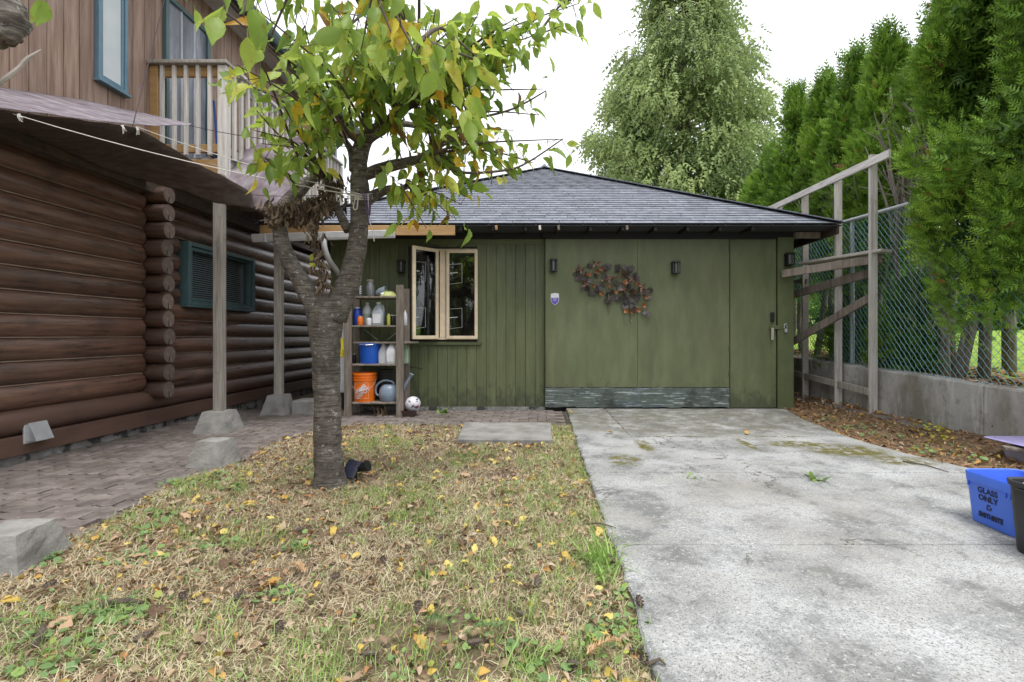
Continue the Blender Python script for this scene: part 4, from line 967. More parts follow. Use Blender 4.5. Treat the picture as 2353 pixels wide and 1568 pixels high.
hedge_tree(4.55, 3.95, 5.7, .66, 1.5, 8500, 'leafy hedge cedar above the bins with slim dark stems', [(-.05, .3, .045, .0, -.1), (.10, .1, .05, .0, .1)], .02, seed=2)
hedge_tree(5.55, 5.9, 7.0, .72, 3.1, 7000, 'tallest hedge cedar standing a little behind the row', [(.0, .0, .07, .0, .0)], .0, seed=14)
h2 = hedge_tree(HX + .02, 5.95, 4.75, .50, 3.4, 5000, 'hedge cedar with a bare gap of grey branches above the fence', [(-.30, -.25, .055, .1, .2), (-.12, -.15, .06, -.05, 0), (.1, .1, .06, .1, 0), (-.35, .22, .045, .1, .3)], .02, seed=3)
twiggy(h2, lambda r: Vector((r.uniform(4.4, 4.9), r.uniform(5.55, 6.45), r.uniform(2.1, 2.8))), 34, .7, 1.3, .017, MT['twig_pale'], 5, .17)
twiggy(h2, lambda r: Vector((r.uniform(4.4, 4.8), r.uniform(5.55, 6.45), r.uniform(.9, 2.0))), 22, .5, 1.0, .007, MT['twig_pale'], 6, .5)
h3 = hedge_tree(HX, 6.95, 5.05, .55, 1.55, 6500, 'bright green hedge cedar behind the tall end post of the timber frame', [(-.1, 0, .06, .1, 0), (.1, .1, .05, 0, 0)], .12, seed=4)
h4 = hedge_tree(HX, 7.65, 5.15, .52, 2.0, 5500, 'hedge cedar with loose twin tips behind the timber frame', [(-.1, 0, .06, .1, 0), (.15, .1, .05, 0, 0)], .04, seed=5)
h5 = hedge_tree(HX, 8.4, 5.2, .54, 2.2, 5500, 'hedge cedar with a ragged narrow top beyond the frame rail', [(-.1, 0, .06, .1, 0), (.15, .1, .05, 0, 0)], .10, seed=6)
h6 = hedge_tree(HX, 9.4, 5.5, .56, 2.0, 5500, 'hedge cedar with a pointed leader close to the garage roof corner', [(-.1, 0, .06, .1, 0), (.15, .1, .05, 0, 0)], .05, seed=7)
h7 = hedge_tree(HX, 10.4, 4.75, .60, 1.8, 5000, 'last low hedge cedar showing just above the garage hip', [(-.1, 0, .06, .1, 0)], .12, seed=8)
hedge_tree(HX + .1, 11.3, 4.5, .75, 1.6, 3500, 'pale hedge cedar tucked behind the garage roof', [(0, 0, .06, 0, 0)], .16, seed=9)
twiggy(h3, lambda r: Vector((r.uniform(4.35, 4.6), r.uniform(6.6, 8.4), r.uniform(.8, 2.9))), 34, .5, 1.0, .007, MT['twig_pale'], 9, .5)
hedge_tree(4.62, 6.15, 1.5, .33, .66, 2400, 'low rounded cedar bush behind the fence wire at the foot of the hedge', [(0, 0, .03, 0, 0)], -.03, seed=12, name='cedar_bush', lobes=26, size=(.07, .12))
hedge_tree(4.6, 7.2, 1.6, .36, .75, 1800, 'dark cedar bush seen through the braces of the timber frame', [(0, 0, .03, 0, 0)], -.15, seed=13, name='cedar_bush', lobes=24, size=(.07, .12))
# shrubs that close the view over the neighbouring lawn
for k, (x, y, r, zt, lab) in enumerate(((16, 19, 2.4, 4.6, 'broad dark shrub far across the neighbouring lawn'), (13, 24, 2.8, 5.0, 'tall shrub at the far end of the neighbouring lawn'), (21, 16, 2.6, 4.8, 'rounded shrub across the bright neighbouring lawn'), (9, 22, 2.4, 4.5, 'shrub behind the frame braces beyond the lawn'))):
    t_ = hedge_tree(x, y, zt, r, 1.0, 2200, lab, [(0, 0, .12, 0, 0)], .12, seed=20 + k, name='lawn_shrub', lobes=60, size=(.3, .55)); t_['category'] = 'shrub'; t_['group'] = 'shrubs beyond the neighbouring lawn'
# litter along the foot of the hedge
n = 2600; px = RNG.uniform(4.2, 5.6, n); py = RNG.uniform(3, 10, n)
o = scatter('hedge_litter', [(-.03, 0, 0), (.03, 0, 0), (.0, .09, .004)], [[0, 1, 2]], euls(RNG.uniform(-.4, .4, n), RNG.uniform(-.4, .4, n), RNG.uniform(0, 6.3, n)), np.stack([px, py, np.array([hup(a, b_) + .012 for a, b_ in zip(px, py)])], 1), MT['needle'], RNG.uniform(.2, .9, n))
tag(o, 'dry brown litter under the cedar hedge', 'litter', kind='stuff')

# ================================================================ BIG CEDAR behind the garage, bare tree
def big_cedar(x, y, zt, rb, zb, nsp, label, seed, nl=150, size=(.34, .75)):
    rng = np.random.default_rng(seed); t_ = thing('cedar_tree', (x, y, 0), label, 'tree')
    MB().tube([(x, y, -.1), (x + .1, y, zt * .35), (x, y, zt * .7), (x, y, zt)], [.38, .28, .15, .03], 10, jit=.1).build('trunk', MT['bark_g'], t_, smooth=True)
    P0 = []; AX = []; SZ = []; TI = []; limb = MB()
    for k in range(nl):
        f = (k + rng.random()) / nl; z = lerp(zb, zt, f); a = rng.uniform(0, 2 * math.pi); L_ = rb * (1 - f) ** .62 * rng.uniform(.6, 1.15) + .22
        d_ = Vector((math.cos(a), math.sin(a), 0)); pts = []
        for q in range(7):
            s_ = q / 6; pts.append(Vector((x, y, z)) + d_ * L_ * s_ + Vector((0, 0, -.34 * L_ * s_ + .33 * L_ * s_ ** 3)))
        limb.tube(pts, [.05 * (1 - .14 * q) for q in range(7)], 5)
        n_ = int(nsp / nl * (.35 + 1.1 * (1 - f)))
        tone = rng.uniform(-.18, .18)
        for q in range(n_):
            s_ = rng.uniform(.22, 1.0) ** .75; p_ = pl(pts, s_); side = Vector((-d_.y, d_.x, 0)) * rng.normal() * .26 * (1.15 - .5 * s_) * min(L_, 2.2)
            drop = abs(rng.normal()) * .28
            P0.append(p_ + side + Vector((0, 0, -drop))); AX.append(d_ * .35 + side * .35 + Vector((rng.normal() * .22, rng.normal() * .22, -.85 + .5 * rng.random()))); SZ.append(rng.uniform(*size)); TI.append(min(max(.5 + tone + rng.normal() * .14 - drop * .2, 0), 1))
    limb.build('limbs', MT['bark_g'], t_)['kind'] = 'stuff'
    V_, F_ = spray_template(3, .16, .22); n_ = len(P0)
    o = scatter('crown', V_, F_, frames(np.array([tuple(a) for a in AX]), rng.uniform(-3, 3, n_)) * np.array(SZ)[:, None, None], np.array([tuple(p_) for p_ in P0]), MT['cedar'], TI, t_); o['kind'] = 'stuff'
    return t_
big_cedar(5.0, 17.0, 15.3, 3.8, 2.8, 29000, 'huge drooping western cedar rising behind the garage roof', 35, 175)
big_cedar(7.4, 19.0, 7.4, 2.2, 1.5, 6000, 'smaller pale cedar between the huge cedar and the hedge', 32, 70)
big_cedar(3.1, 18.0, 6.6, 2.0, 1.5, 5000, 'low bushy cedar at the foot of the bare tree behind the garage', 33, 60)
for k, (x, y, sd_r) in enumerate(((-3.6, -9.5, 41), (-8.5, -12, 42))): t_ = big_cedar(x, y, 9.5, 2.8, 1.2, 5000, ('dark garden tree mirrored in the panes of the garage window', 'garden tree standing across the yard from the log house')[k], sd_r, 60, (.4, .8))
bt = thing('bare_tree', (1.9, 19, 0), 'leafless tree with fine branches beside the huge cedar', 'tree')
rb_ = random.Random(4); limbs_ = MB()
def grow(p, d_, L_, r, lv):
    pts = [p]
    for q in range(4): d_ = (d_ + Vector((rb_.gauss(0, .13), rb_.gauss(0, .13), .05))).normalized(); pts.append(pts[-1] + d_ * L_ / 4)
    limbs_.tube(pts, [r * (1 - .17 * q) for q in range(5)], 5 if lv < 2 else 3, cap=False)
    if lv < 5:
        for q in range(3 if lv < 4 else 2): grow(pl(pts, rb_.uniform(.35, 1)), (d_ + Vector((rb_.gauss(0, .55), rb_.gauss(0, .4), rb_.gauss(0, .3)))).normalized(), L_ * rb_.uniform(.55, .8), r * .5, lv + 1)
MB().tube([(1.9, 19, -.1), (1.85, 19, 2), (1.8, 19, 3.2)], [.16, .13, .11], 8).build('trunk', MT['bark_g'], bt)
for a in (-.45, -.15, .15, .45, 0): grow(Vector((1.8, 19, 3.0)), Vector((a, rb_.gauss(0, .3), 1)).normalized(), 2.6, .06, 1)
limbs_.build('branches', MT['twig'], bt)['kind'] = 'stuff'

# ================================================================ RECYCLING BINS
def text_mesh(body, size, mat, name, warp=None, bold=0.0, extr=.0008, align='CENTER', shear=0.0):
    cu = bpy.data.curves.new(name, 'FONT'); cu.body = body; cu.size = size; cu.align_x = align; cu.extrude = extr; cu.offset = bold; cu.shear = shear; cu.resolution_u = 3
    ob = bpy.data.objects.new(name, cu); COL.objects.link(ob)
    dg = bpy.context.evaluated_depsgraph_get(); me = bpy.data.meshes.new_from_object(ob.evaluated_get(dg))
    bpy.data.objects.remove(ob); bpy.data.curves.remove(cu)
    if warp:
        for v in me.vertices: v.co = warp(v.co)
    me.name = name; me.materials.clear(); me.materials.append(mat); return me
def rrect(w_, d_, r, seg=5):
    o = []
    for cx, cy, a0 in ((w_ / 2 - r, d_ / 2 - r, 0), (-w_ / 2 + r, d_ / 2 - r, 90), (-w_ / 2 + r, -d_ / 2 + r, 180), (w_ / 2 - r, -d_ / 2 + r, 270)):
        for k in range(seg + 1): a = math.radians(a0 + 90 * k / seg); o.append((cx + r * math.cos(a), cy + r * math.sin(a)))
    return o
def tub(mb, levels, seg=5, close_bottom=True):
    """levels: (w, d, r, z) loops from the outside bottom over the rim to the inside bottom"""
    n = 4 * (seg + 1); b0 = len(mb.v); V = []
    for (w_, d_, r, z) in levels: V += [(x, y, z) for x, y in rrect(w_, d_, r, seg)]
    Fc = [[i * n + k, i * n + (k + 1) % n, (i + 1) * n + (k + 1) % n, (i + 1) * n + k] for i in range(len(levels) - 1) for k in range(n)]
    if close_bottom: Fc += [list(range(n))[::-1], [(len(levels) - 1) * n + k for k in range(n)]]
    return mb.add(V, Fc)
MT['bin_blue'] = surf('blue_bin_plastic', [(.065, .165, .70), (.085, .20, .80)], scale=4, rough=.42, bump=.03, rnd=0, spec=.45, blotch=[((.10, .17, .52), 9, .62, .72, .4)])
MT['bin_black'] = plain('black_bin_plastic', (.018, .019, .021), .45)
MT['print'] = plain('navy_print', (.006, .008, .03), .5)
bc = G(2262, 1218, .05); 
bin_z = .046
cn = [G(2224, 1190, bin_z), G(2322, 1232, bin_z)]          # near bottom edge of the lettered side
fd = (cn[1] - cn[0]); wlen = .31; fd.normalize(); rz = math.atan2(fd.y, fd.x)
nrm = Vector((-fd.y, fd.x, 0))
bctr = cn[0] + fd * .15 + nrm * .135
bb_ = thing('recycling_bin', (bctr.x, bctr.y, bin_z), 'blue plastic recycling bin lettered for glass only on the driveway', 'bin')
bb_.rotation_euler = (0, 0, rz)
def child(name, mb, mat, parent, smooth=False):
    o = bpy.data.objects.new(name, mb.mesh(name, mat, smooth)); COL.objects.link(o); o.parent = parent
    if smooth == 'a': o.data.set_sharp_from_angle(angle=math.radians(35))
    return o
bw, bd, bh = .32, .29, .265
child('body', tub(MB(), [(bw * .93, bd * .93, .045, 0), (bw * .945, bd * .945, .05, .012), (bw * 1.05, bd * 1.05, .055, bh - .05), (bw * 1.085, bd * 1.085, .06, bh - .05), (bw * 1.10, bd * 1.10, .06, bh - .006), (bw * 1.085, bd * 1.085, .058, bh), (bw * 1.05, bd * 1.05, .055, bh - .004), (bw * .92, bd * .92, .045, .012)]), MT['bin_blue'], bb_, 'a')
rm = MB()
for sx_ in (-.125, .095, .12): rm.box((sx_, -bd * .53, bh - .062), (.005, .010, .028), Matrix.Rotation(-.06, 3, 'X'))
child('rib', rm, MT['bin_blue'], bb_)
tl = math.atan2(bd * .05, bh) 
def on_face(z): return -(bd * .945 / 2 + (bd * .055) * (z / bh)) - .0022
def put_text(body, size, z, x, bold=.0012, sh=0.0, sc=(1, 1, 1)):
    me = text_mesh(body, size, MT['print'], 'lettering', None, bold, .0006, shear=sh)
    o = bpy.data.objects.new('lettering', me); COL.objects.link(o); o.parent = bb_; o.location = (x, on_face(z + size * .35), z); o.rotation_euler = (math.radians(90) + tl * 1.05, 0, 0); o.scale = sc
put_text('GLASS', .042, .170, -.012); put_text('ONLY', .042, .131, -.012); put_text('SMITHRITE', .031, .042, -.004, .0012, .1, (.95, 1.2, 1))
rc = MB()
for k in range(3):
    a = math.radians(90 + 120 * k); c0 = Vector((.011 * math.cos(a), .011 * math.sin(a), 0)); R3 = Matrix.Rotation(a + math.pi / 2, 4, 'Z')
    rc.prism([(-.009, -.0035), (.004, -.0035), (.004, -.007), (.012, 0), (.004, .007), (.004, .0035), (-.009, .0035)], 0, .001, Matrix.Translation(c0) @ R3)
o = child('recycle_mark', rc, MT['print'], bb_); o.location = (-.010, on_face(.101), .101); o.rotation_euler = (math.radians(90) + tl, 0, 0)
# black bin beside it
k0 = G(2334, 1258, bin_z); kb = thing('waste_bin', (2.385, 2.195, bin_z), 'black plastic bin standing against the blue recycling bin', 'bin')
kb.rotation_euler = (0, 0, .0)
child('body', tub(MB(), [(.29, .29, .04, 0), (.30, .30, .045, .012), (.335, .335, .05, .305), (.35, .35, .055, .307), (.355, .355, .055, .328), (.345, .345, .05, .332), (.33, .33, .05, .325), (.28, .28, .04, .02)]), MT['bin_black'], kb, 'a')
child('contents', MB().lathe([(.0, .31), (.07, .335), (.11, .31), (.12, .28)], 14, (-.03, .08, 0), cap=False, sy=.8), plain('grey_paper', (.42, .43, .48), .7), kb, 'a')
hb = MB(); hb.box((-.172, .08, .285), (.012, .05, .03), None, .003); child('handle_rib', hb, MT['bin_black'], kb)
# stack of clear lid and plank behind the bins
cr = G(2350, 1056, .05); t_ = thing('storage_tub', (3.98, 3.88, .03), 'clear plastic tub with a lilac lid against the retaining wall', 'tub')
MT['clear'] = plain('cloudy_plastic', (.42, .42, .55), .25)
o = MB(); tub(o, [(.30, .5, .03, 0), (.34, .56, .04, .20), (.33, .55, .04, .20), (.29, .48, .03, .01)]); o.v = [(x + 4.02 - .08, y + 3.78, z * .6 + .04) for x, y, z in o.v]; o.build('body', MT['clear'], t_, smooth='a')
o = MB(); tub(o, [(.42, .64, .05, 0), (.44, .66, .05, .006), (.42, .64, .05, .012)]); o.v = [(x + 3.9, y + 3.80, z + .205) for x, y, z in o.v]; o.build('lid', plain('lilac_lid', (.40, .36, .66), .3), t_, smooth='a')
tag(MB().bar((3.62, 3.86, .18), (4.02, 3.66, .182), .09, .022, b=.003).build('plank', MT['wood_brown']), 'short brown plank lying under the lilac tub lid', 'plank')

# ================================================================ STORAGE SHELF and what stands on it
SY0, SY1 = 6.31, 6.63; SXL, SXR = P(800, 900, SY0).x, P(919, 900, SY0).x
shf = thing('storage_shelf', ((SXL + SXR) / 2, 6.47, .02), 'weathered wooden storage shelf against the green garage wall', 'shelf')
for (x, y, zt) in ((SXL, SY0, 1.66), (SXR, SY0, 1.68), (SXL, SY1, 1.62), (SXR, SY1, 1.66)):
    MB().span(x - .045, x + .045, y - .019, y + .019, .02, zt, b=.004).build('upright', MT['wood_brown'], shf)
SHZ = [.198, .682, .962, 1.171, 1.539]
for z in SHZ:
    ex = .16 if z == .962 else -.045
    MB().span(SXL + .045, SXR + ex, SY0 + .0 if ex < 0 else SY0 + .04, SY1 + .02, z - .022, z, b=.003).build('shelf_board', MT['wood_brown'], shf)
for s in (-1, 1): MB().tube([((SXL + SXR) / 2 + s * .25, SY1 + .03, 1.13), ((SXL + SXR) / 2 + s * .06, SY1 + .03, .98)], .005, 5).build('cross_wire', MT['steel'], shf)
MB().tube([(SXR + .02, SY1, .62), (SXR + .1, SY1 - .02, .625), (SXR + .22, SY1 - .04, .60)], .006, 6).build('hook', MT['black'], shf)
ITG = 'goods on the storage shelf'
def item(name, label, cat, u, z, Y=6.45): 
    p = P(u, 800, Y); return thing(name, (p.x, Y, z), label, cat, ITG), Vector((p.x, Y, z))
def bottle(u, z, r, h, mat, label, name='bottle', neck=.3, capmat=None, sh=.62, Y=6.44, lab=None, sx=1.0):
    t_, p = item(name, label, 'bottle', u, z, Y)
    MB().lathe([(r * .9, 0), (r, .008), (r, h * sh), (r * .8, h * (sh + .14)), (r * neck * 1.1, h * .92), (r * neck, h * .94)], 18, p, sx=sx).build('body', mat, t_, smooth='a')
    MB().lathe([(r * neck * 1.15, h * .94), (r * neck * 1.15, h)], 12, p).build('cap', capmat or MT['white_pvc'], t_, smooth='a')
    if lab: MB().lathe([(r * 1.012, h * .15), (r * 1.012, h * .5)], 18, p, cap=False, sx=sx).build('label_band', lab, t_, smooth='a')
    return t_
def jug(u, z, w_, h, mat, label, Y=6.44, liquid=None, lab=None, capmat=None):
    """handled jug: squarish body drawn in to a neck, loop handle, screw cap"""
    t_, p = item('jug', label, 'jug', u, z, Y); d_ = w_ * .9
    o = tub(MB(), [(w_ * .94, d_ * .94, w_ * .2, 0), (w_, d_, w_ * .22, .01), (w_, d_, w_ * .22, h * .55), (w_ * .72, d_ * .72, w_ * .2, h * .75), (w_ * .36, w_ * .36, w_ * .16, h * .91), (w_ * .32, w_ * .32, w_ * .14, h * .94)])
    o.v = [(x + p.x, y + p.y, z_ + p.z) for x, y, z_ in o.v]; o.build('body', mat, t_, smooth='a')
    MB().lathe([(w_ * .2, h * .93), (w_ * .2, h)], 12, p).build('cap', capmat or MT['white_pvc'], t_, smooth='a')
    MB().tube([p + Vector((w_ * .12, -.0, h * .9)), p + Vector((w_ * .36, -.01, h * .86)), p + Vector((w_ * .46, -.01, h * .68)), p + Vector((w_ * .42, -.01, h * .52))], w_ * .075, 8).build('handle', mat, t_, smooth='a')
    if lab: MB().span(p.x - w_ * .34, p.x + w_ * .3, p.y - d_ / 2 - .003, p.y - d_ / 2 + .002, p.z + h * .1, p.z + h * .5).build('paper_label', lab, t_)
    return t_
MT['milky'] = plain('milky_plastic', (.50, .51, .53), .35); MT['clearp'] = plain('clear_jug_plastic', (.36, .40, .43), .15); MT['paper'] = plain('paper_label', (.66, .67, .70), .6)
MT['whitep'] = plain('white_plastic', (.60, .61, .65), .35); MT['greenp'] = plain('pale_green_liquid', (.34, .46, .33), .25)
S1, S2, S3, S4, S5 = SHZ
# top shelf
t_, p = item('glass_jar', 'tall smoky glass jar with a brown lid on the top shelf', 'jar', 851, S5)
MB().lathe([(.05, 0), (.054, .01), (.054, .13), (.042, .16), (.042, .2)], 18, p).build('body', plain('smoky_jar_glass', (.12, .125, .13), .12, 0, .8), t_, smooth='a'); MB().lathe([(.045, .2), (.045, .225)], 18, p).build('lid', MT['wood_brown'], t_, smooth='a')
t_, p = item('thermometer_tin', 'dark tin with white stripes beside the glass jar', 'tin', 828, S5)
MB().lathe([(.035, 0), (.035, .15)], 14, p).build('body', plain('dark_tin', (.06, .065, .07), .4), t_, smooth='a')
for k in range(5): MB().box(p + Vector((.012, -.034, .045 + k * .022)), (.025, .006, .010)).build('stripe', MT['whitep'], t_)
t_, p = item('lamp_shade', 'grey blue cone lamp lying on the top shelf', 'lamp', 875, S5)
MB().lathe([(.03, -.07), (.06, -.02), (.066, .06), (.060, .06), (.04, -.03)], 16, p + Vector((0, .04, .066)), Matrix.Rotation(math.radians(75), 3, 'Y')).build('cone', plain('grey_blue_enamel', (.22, .26, .30), .35), t_, smooth='a')
MB().lathe([(.02, 0), (.022, .03), (.012, .05)], 10, p + Vector((.02, -.05, .03)), Matrix.Rotation(math.radians(80), 3, 'Y')).build('bulb', MT['whitep'], t_, smooth='a')
t_, p = item('bowl', 'upturned pale yellow green bowl at the end of the top shelf', 'bowl', 893, S5, 6.46)
MB().lathe([(.112, 0), (.112, .012), (.095, .03), (.07, .058), (.06, .064), (.0, .066)], 22, p).build('shell', plain('yellow_green_plastic', (.42, .44, .17), .4), t_, smooth='a'); MB().lathe([(.06, .064), (.062, .075), (.05, .075)], 20, p).build('foot_ring', plain('yellow_green_plastic', (.42, .44, .17), .4), t_, smooth='a')
# second shelf
bottle(821, S4, .052, .235, plain('blue_plastic', (.02, .05, .35), .35), 'dark blue bottle on the second shelf', lab=None, capmat=MT['whitep'], neck=.55, sh=.7)
bottle(828, S4, .036, .12, plain('orange_tin', (.70, .16, .02), .4), 'small orange can in front of the blue bottle', name='can', capmat=MT['steel'], neck=.7, sh=.75, Y=6.37)
bottle(844, S4, .062, .30, MT['milky'], 'milky grey bottle on the second shelf', neck=.34, Y=6.49, lab=plain('faint_label', (.30, .38, .30), .5))
bottle(848, S4, .033, .105, MT['whitep'], 'small white bottle with a black cap in front of the milky bottle', capmat=MT['black'], neck=.6, sh=.75, Y=6.38)
jug(870, S4, .155, .30, MT['clearp'], 'clear gallon jug with a white paper label', lab=MT['paper'])
bottle(893, S4, .022, .15, plain('lime_can', (.38, .42, .06), .35), 'thin lime green spray can beside a dark tin', name='spray_can', capmat=MT['steel'], neck=.5, sh=.78, Y=6.38)
bottle(903, S4, .05, .135, MT['black'], 'dark round tin on the second shelf beside the upright', name='tin', neck=.9, sh=.8, Y=6.46)
bottle(931, S4, .028, .2, MT['whitep'], 'white bottle half hidden by the shelf upright', Y=6.5)
# fourth shelf : pail and jugs
t_, p = item('blue_pail', 'bright blue plastic pail on the shelf below the empty board', 'bucket', 849, S2, 6.45)
MT['pail'] = plain('blue_pail_plastic', (.012, .10, .52), .38)
MB().lathe([(.115, 0), (.118, .008), (.132, .235), (.146, .235), (.146, .262), (.136, .262), (.113, .012), (0, .012)], 26, p, sx=1.0, sy=.95).build('body', MT['pail'], t_, smooth='a')
MB().tube([p + Vector((-.146, 0, .25)), p + Vector((-.08, -.12, .245)), p + Vector((0, -.15, .24)), p + Vector((.08, -.12, .245)), p + Vector((.146, 0, .25))], .005, 6).build('handle', MT['steel'], t_)
jug(881, S2, .115, .262, MT['whitep'], 'white jug between the blue pail and another white jug', capmat=MT['whitep'], Y=6.46)
jug(900, S2, .13, .28, MT['whitep'], 'white handled jug with a pale label beside the shelf upright', lab=MT['paper'], capmat=MT['milky'], Y=6.42)
jug(930, S2, .12, .275, MT['greenp'], 'jug of pale green liquid behind the shelf upright', Y=6.50)
bottle(814, S2, .028, .12, MT['black'], 'small dark bottle at the end of the shelf beside the blue pail', neck=.5, Y=6.5)
# bottom shelf : orange bucket, watering can
t_, p = item('orange_bucket', 'orange bucket with white diagonal lettering and a wire handle', 'bucket', 838, S1, 6.45)
MT['orange'] = plain('orange_bucket_plastic', (.78, .17, .012), .4)
MB().lathe([(.126, 0), (.128, .01), (.141, .27), (.150, .27), (.150, .285), (.143, .287), (.143, .30), (.152, .302), (.152, .318), (.145, .32), (.145, .338), (.156, .34), (.156, .368), (.147, .368), (.128, .02), (0, .02)], 32, p).build('body', MT['orange'], t_, smooth='a')
def wrap(v):
    a = v.x / .137; r = .137 + .0022 + (v.y / .26 * .006) + v.z; return Vector((r * math.sin(a), -r * math.cos(a), v.y))
def bucket_text(s_, dy):
    c_, sn = math.cos(math.radians(38)), math.sin(math.radians(38))
    me = text_mesh(s_, .064, MT['whitep'], 'lettering', lambda v: wrap(Vector((v.x * c_ - (v.y + dy) * sn, v.x * sn + (v.y + dy) * c_, v.z))), .002, .0005)
    o = part('lettering', me, t_, p + Vector((0, 0, .14)))
bucket_text('HOME', .004); bucket_text('DEPOT', -.055)
m_ = MB(); q = [(-.09, -.095), (.09, -.095), (.09, .105), (-.09, .105), (-.09, -.095)]
for a_, b_ in zip(q, q[1:]):
    pts = [wrap(Vector((lerp(a_[0], b_[0], k / 6), lerp(a_[1], b_[1], k / 6), 0))) + p + Vector((0, 0, .14)) for k in range(7)]; m_.tube(pts, .002, 4)
m_.build('printed_border', plain('pale_orange_print', (.85, .48, .28), .5), t_)
MB().tube(smoothpath([p + Vector((-.155, 0, .30)), p + Vector((-.145, -.06, .22)), p + Vector((-.06, -.15, .155)), p + Vector((.03, -.165, .145)), p + Vector((.13, -.09, .20)), p + Vector((.155, 0, .30))], [.003] * 6, 4)[0], .003, 5).build('wire_handle', MT['steel'], t_)
MB().bar(p + Vector((-.02, -.166, .148)), p + Vector((.07, -.15, .165)), .014, .014, b=.004).build('hand_grip', MT['whitep'], t_)
t_, p = item('watering_can', 'grey blue plastic watering can with a long spout past the upright', 'watering can', 894, S1, 6.44)
MT['wcan'] = plain('grey_blue_plastic', (.20, .255, .33), .32)
MB().lathe([(.10, 0), (.118, .02), (.128, .09), (.118, .16), (.085, .205), (.05, .215), (.045, .205), (.0, .2)], 24, p, sy=.8).build('body', MT['wcan'], t_, smooth='a')
MB().tube(smoothpath([p + Vector((.09, -.02, .06)), p + Vector((.19, -.06, .15)), p + Vector((.30, -.08, .33))], [.03, .02, .016], 4)[0], [.03, .027, .024, .022, .020, .019, .018, .017, .016][:9], 10).build('spout', MT['wcan'], t_, smooth='a')
MB().lathe([(.016, -.01), (.027, .02), (.027, .03)], 12, p + Vector((.30, -.08, .33)), Vector((.11, -.02, .18)).to_track_quat('Z', 'Y').to_matrix()).build('rose', MT['wcan'], t_, smooth='a')
MB().tube(smoothpath([p + Vector((-.06, 0, .06)), p + Vector((-.155, -.02, .09)), p + Vector((-.15, -.03, .20)), p + Vector((-.06, -.03, .265)), p + Vector((.05, -.03, .25)), p + Vector((.07, -.02, .19))], [.013] * 6, 5)[0], .013, 8).build('handle', MT['wcan'], t_, smooth='a')
t_, p = item('black_tray', 'black plastic tray standing behind the watering can', 'tray', 885, S1, 6.57)
MB().box(p + Vector((0, .02, .2)), (.22, .03, .40), Matrix.Rotation(-.06, 3, 'X'), .01).build('panel', MT['black'], t_); MB().box(p + Vector((0, 0, .38)), (.2, .02, .03), None, .005).build('rim', MT['black'], t_)
# ball on a brown tray
t0 = thing('plant_tray', (P(941, 953, 6.36).x, 6.36, .03), 'shallow brown plastic tray on the ground under the ball', 'tray')
px_ = P(941, 953, 6.36).x
o = tub(MB(), [(.14, .16, .02, 0), (.17, .19, .025, .07), (.16, .18, .02, .07), (.13, .15, .02, .012)]); o.v = [(x + px_, y + 6.36, z + .028) for x, y, z in o.v]; o.build('body', plain('brown_plastic', (.05, .028, .025), .5), t0, smooth='a')
m, t, b = newmat('ball_print'); cc = coords(t, (1, 1, 1), True)
c = ramp(t, [(.62, (.62, .61, .66)), (.64, (.38, .05, .12))], noise(t, cc, 9, 2)).outputs[0]; c = mixc(t, ramp(t, [(.60, (0,) * 3), (.62, (1,) * 3)], noise(t, coords(t, (1.3, 1, 2), True), 14, 1)).outputs[0], c, (.08, .08, .13))
t.links.new(c, b.inputs['Base Color']); b.inputs['Roughness'].default_value = .4
bp = P(948, 934, 6.36); bl_ = MB().lathe([(.0, -.1)] + [(.1 * math.cos(math.radians(a)), .1 * math.sin(math.radians(a))) for a in range(-80, 90, 10)] + [(0, .1)], 24).mesh('play_ball', m, True)
tag(part('play_ball', bl_, None, (bp.x, 6.38, .165), (.4, .3, 0)), 'white ball with pink and black print beside the shelf foot', 'ball')
# yellow broom between trunk and shelf
ym = thing('push_broom', (P(783, 900, 6.5).x, 6.52, .03), 'yellow bristled broom hung head up beside the shelf', 'broom')
a0 = P(783, 800, 6.45)
MB().tube([P(787, 700, 6.5), P(783, 775, 6.46)], .011, 8).build('handle', MT['black'], ym, smooth='a')
m_ = MB(); rr = random.Random(2)
for k in range(26):
    x0 = rr.uniform(-.035, .035); m_.tube([P(783, 778, 6.46) + Vector((x0 * .7, rr.uniform(-.02, .02), 0)), a0 + Vector((x0 * 1.1, rr.uniform(-.02, .02), rr.uniform(-.02, .02))), P(785, 818, 6.45) + Vector((x0 * 1.0 + .012, rr.uniform(-.02, .02), rr.uniform(-.03, .03)))], [.006, .008, .005], 5)
m_.build('bristles', plain('yellow_bristle', (.72, .60, .03), .5), ym)['kind'] = 'stuff'

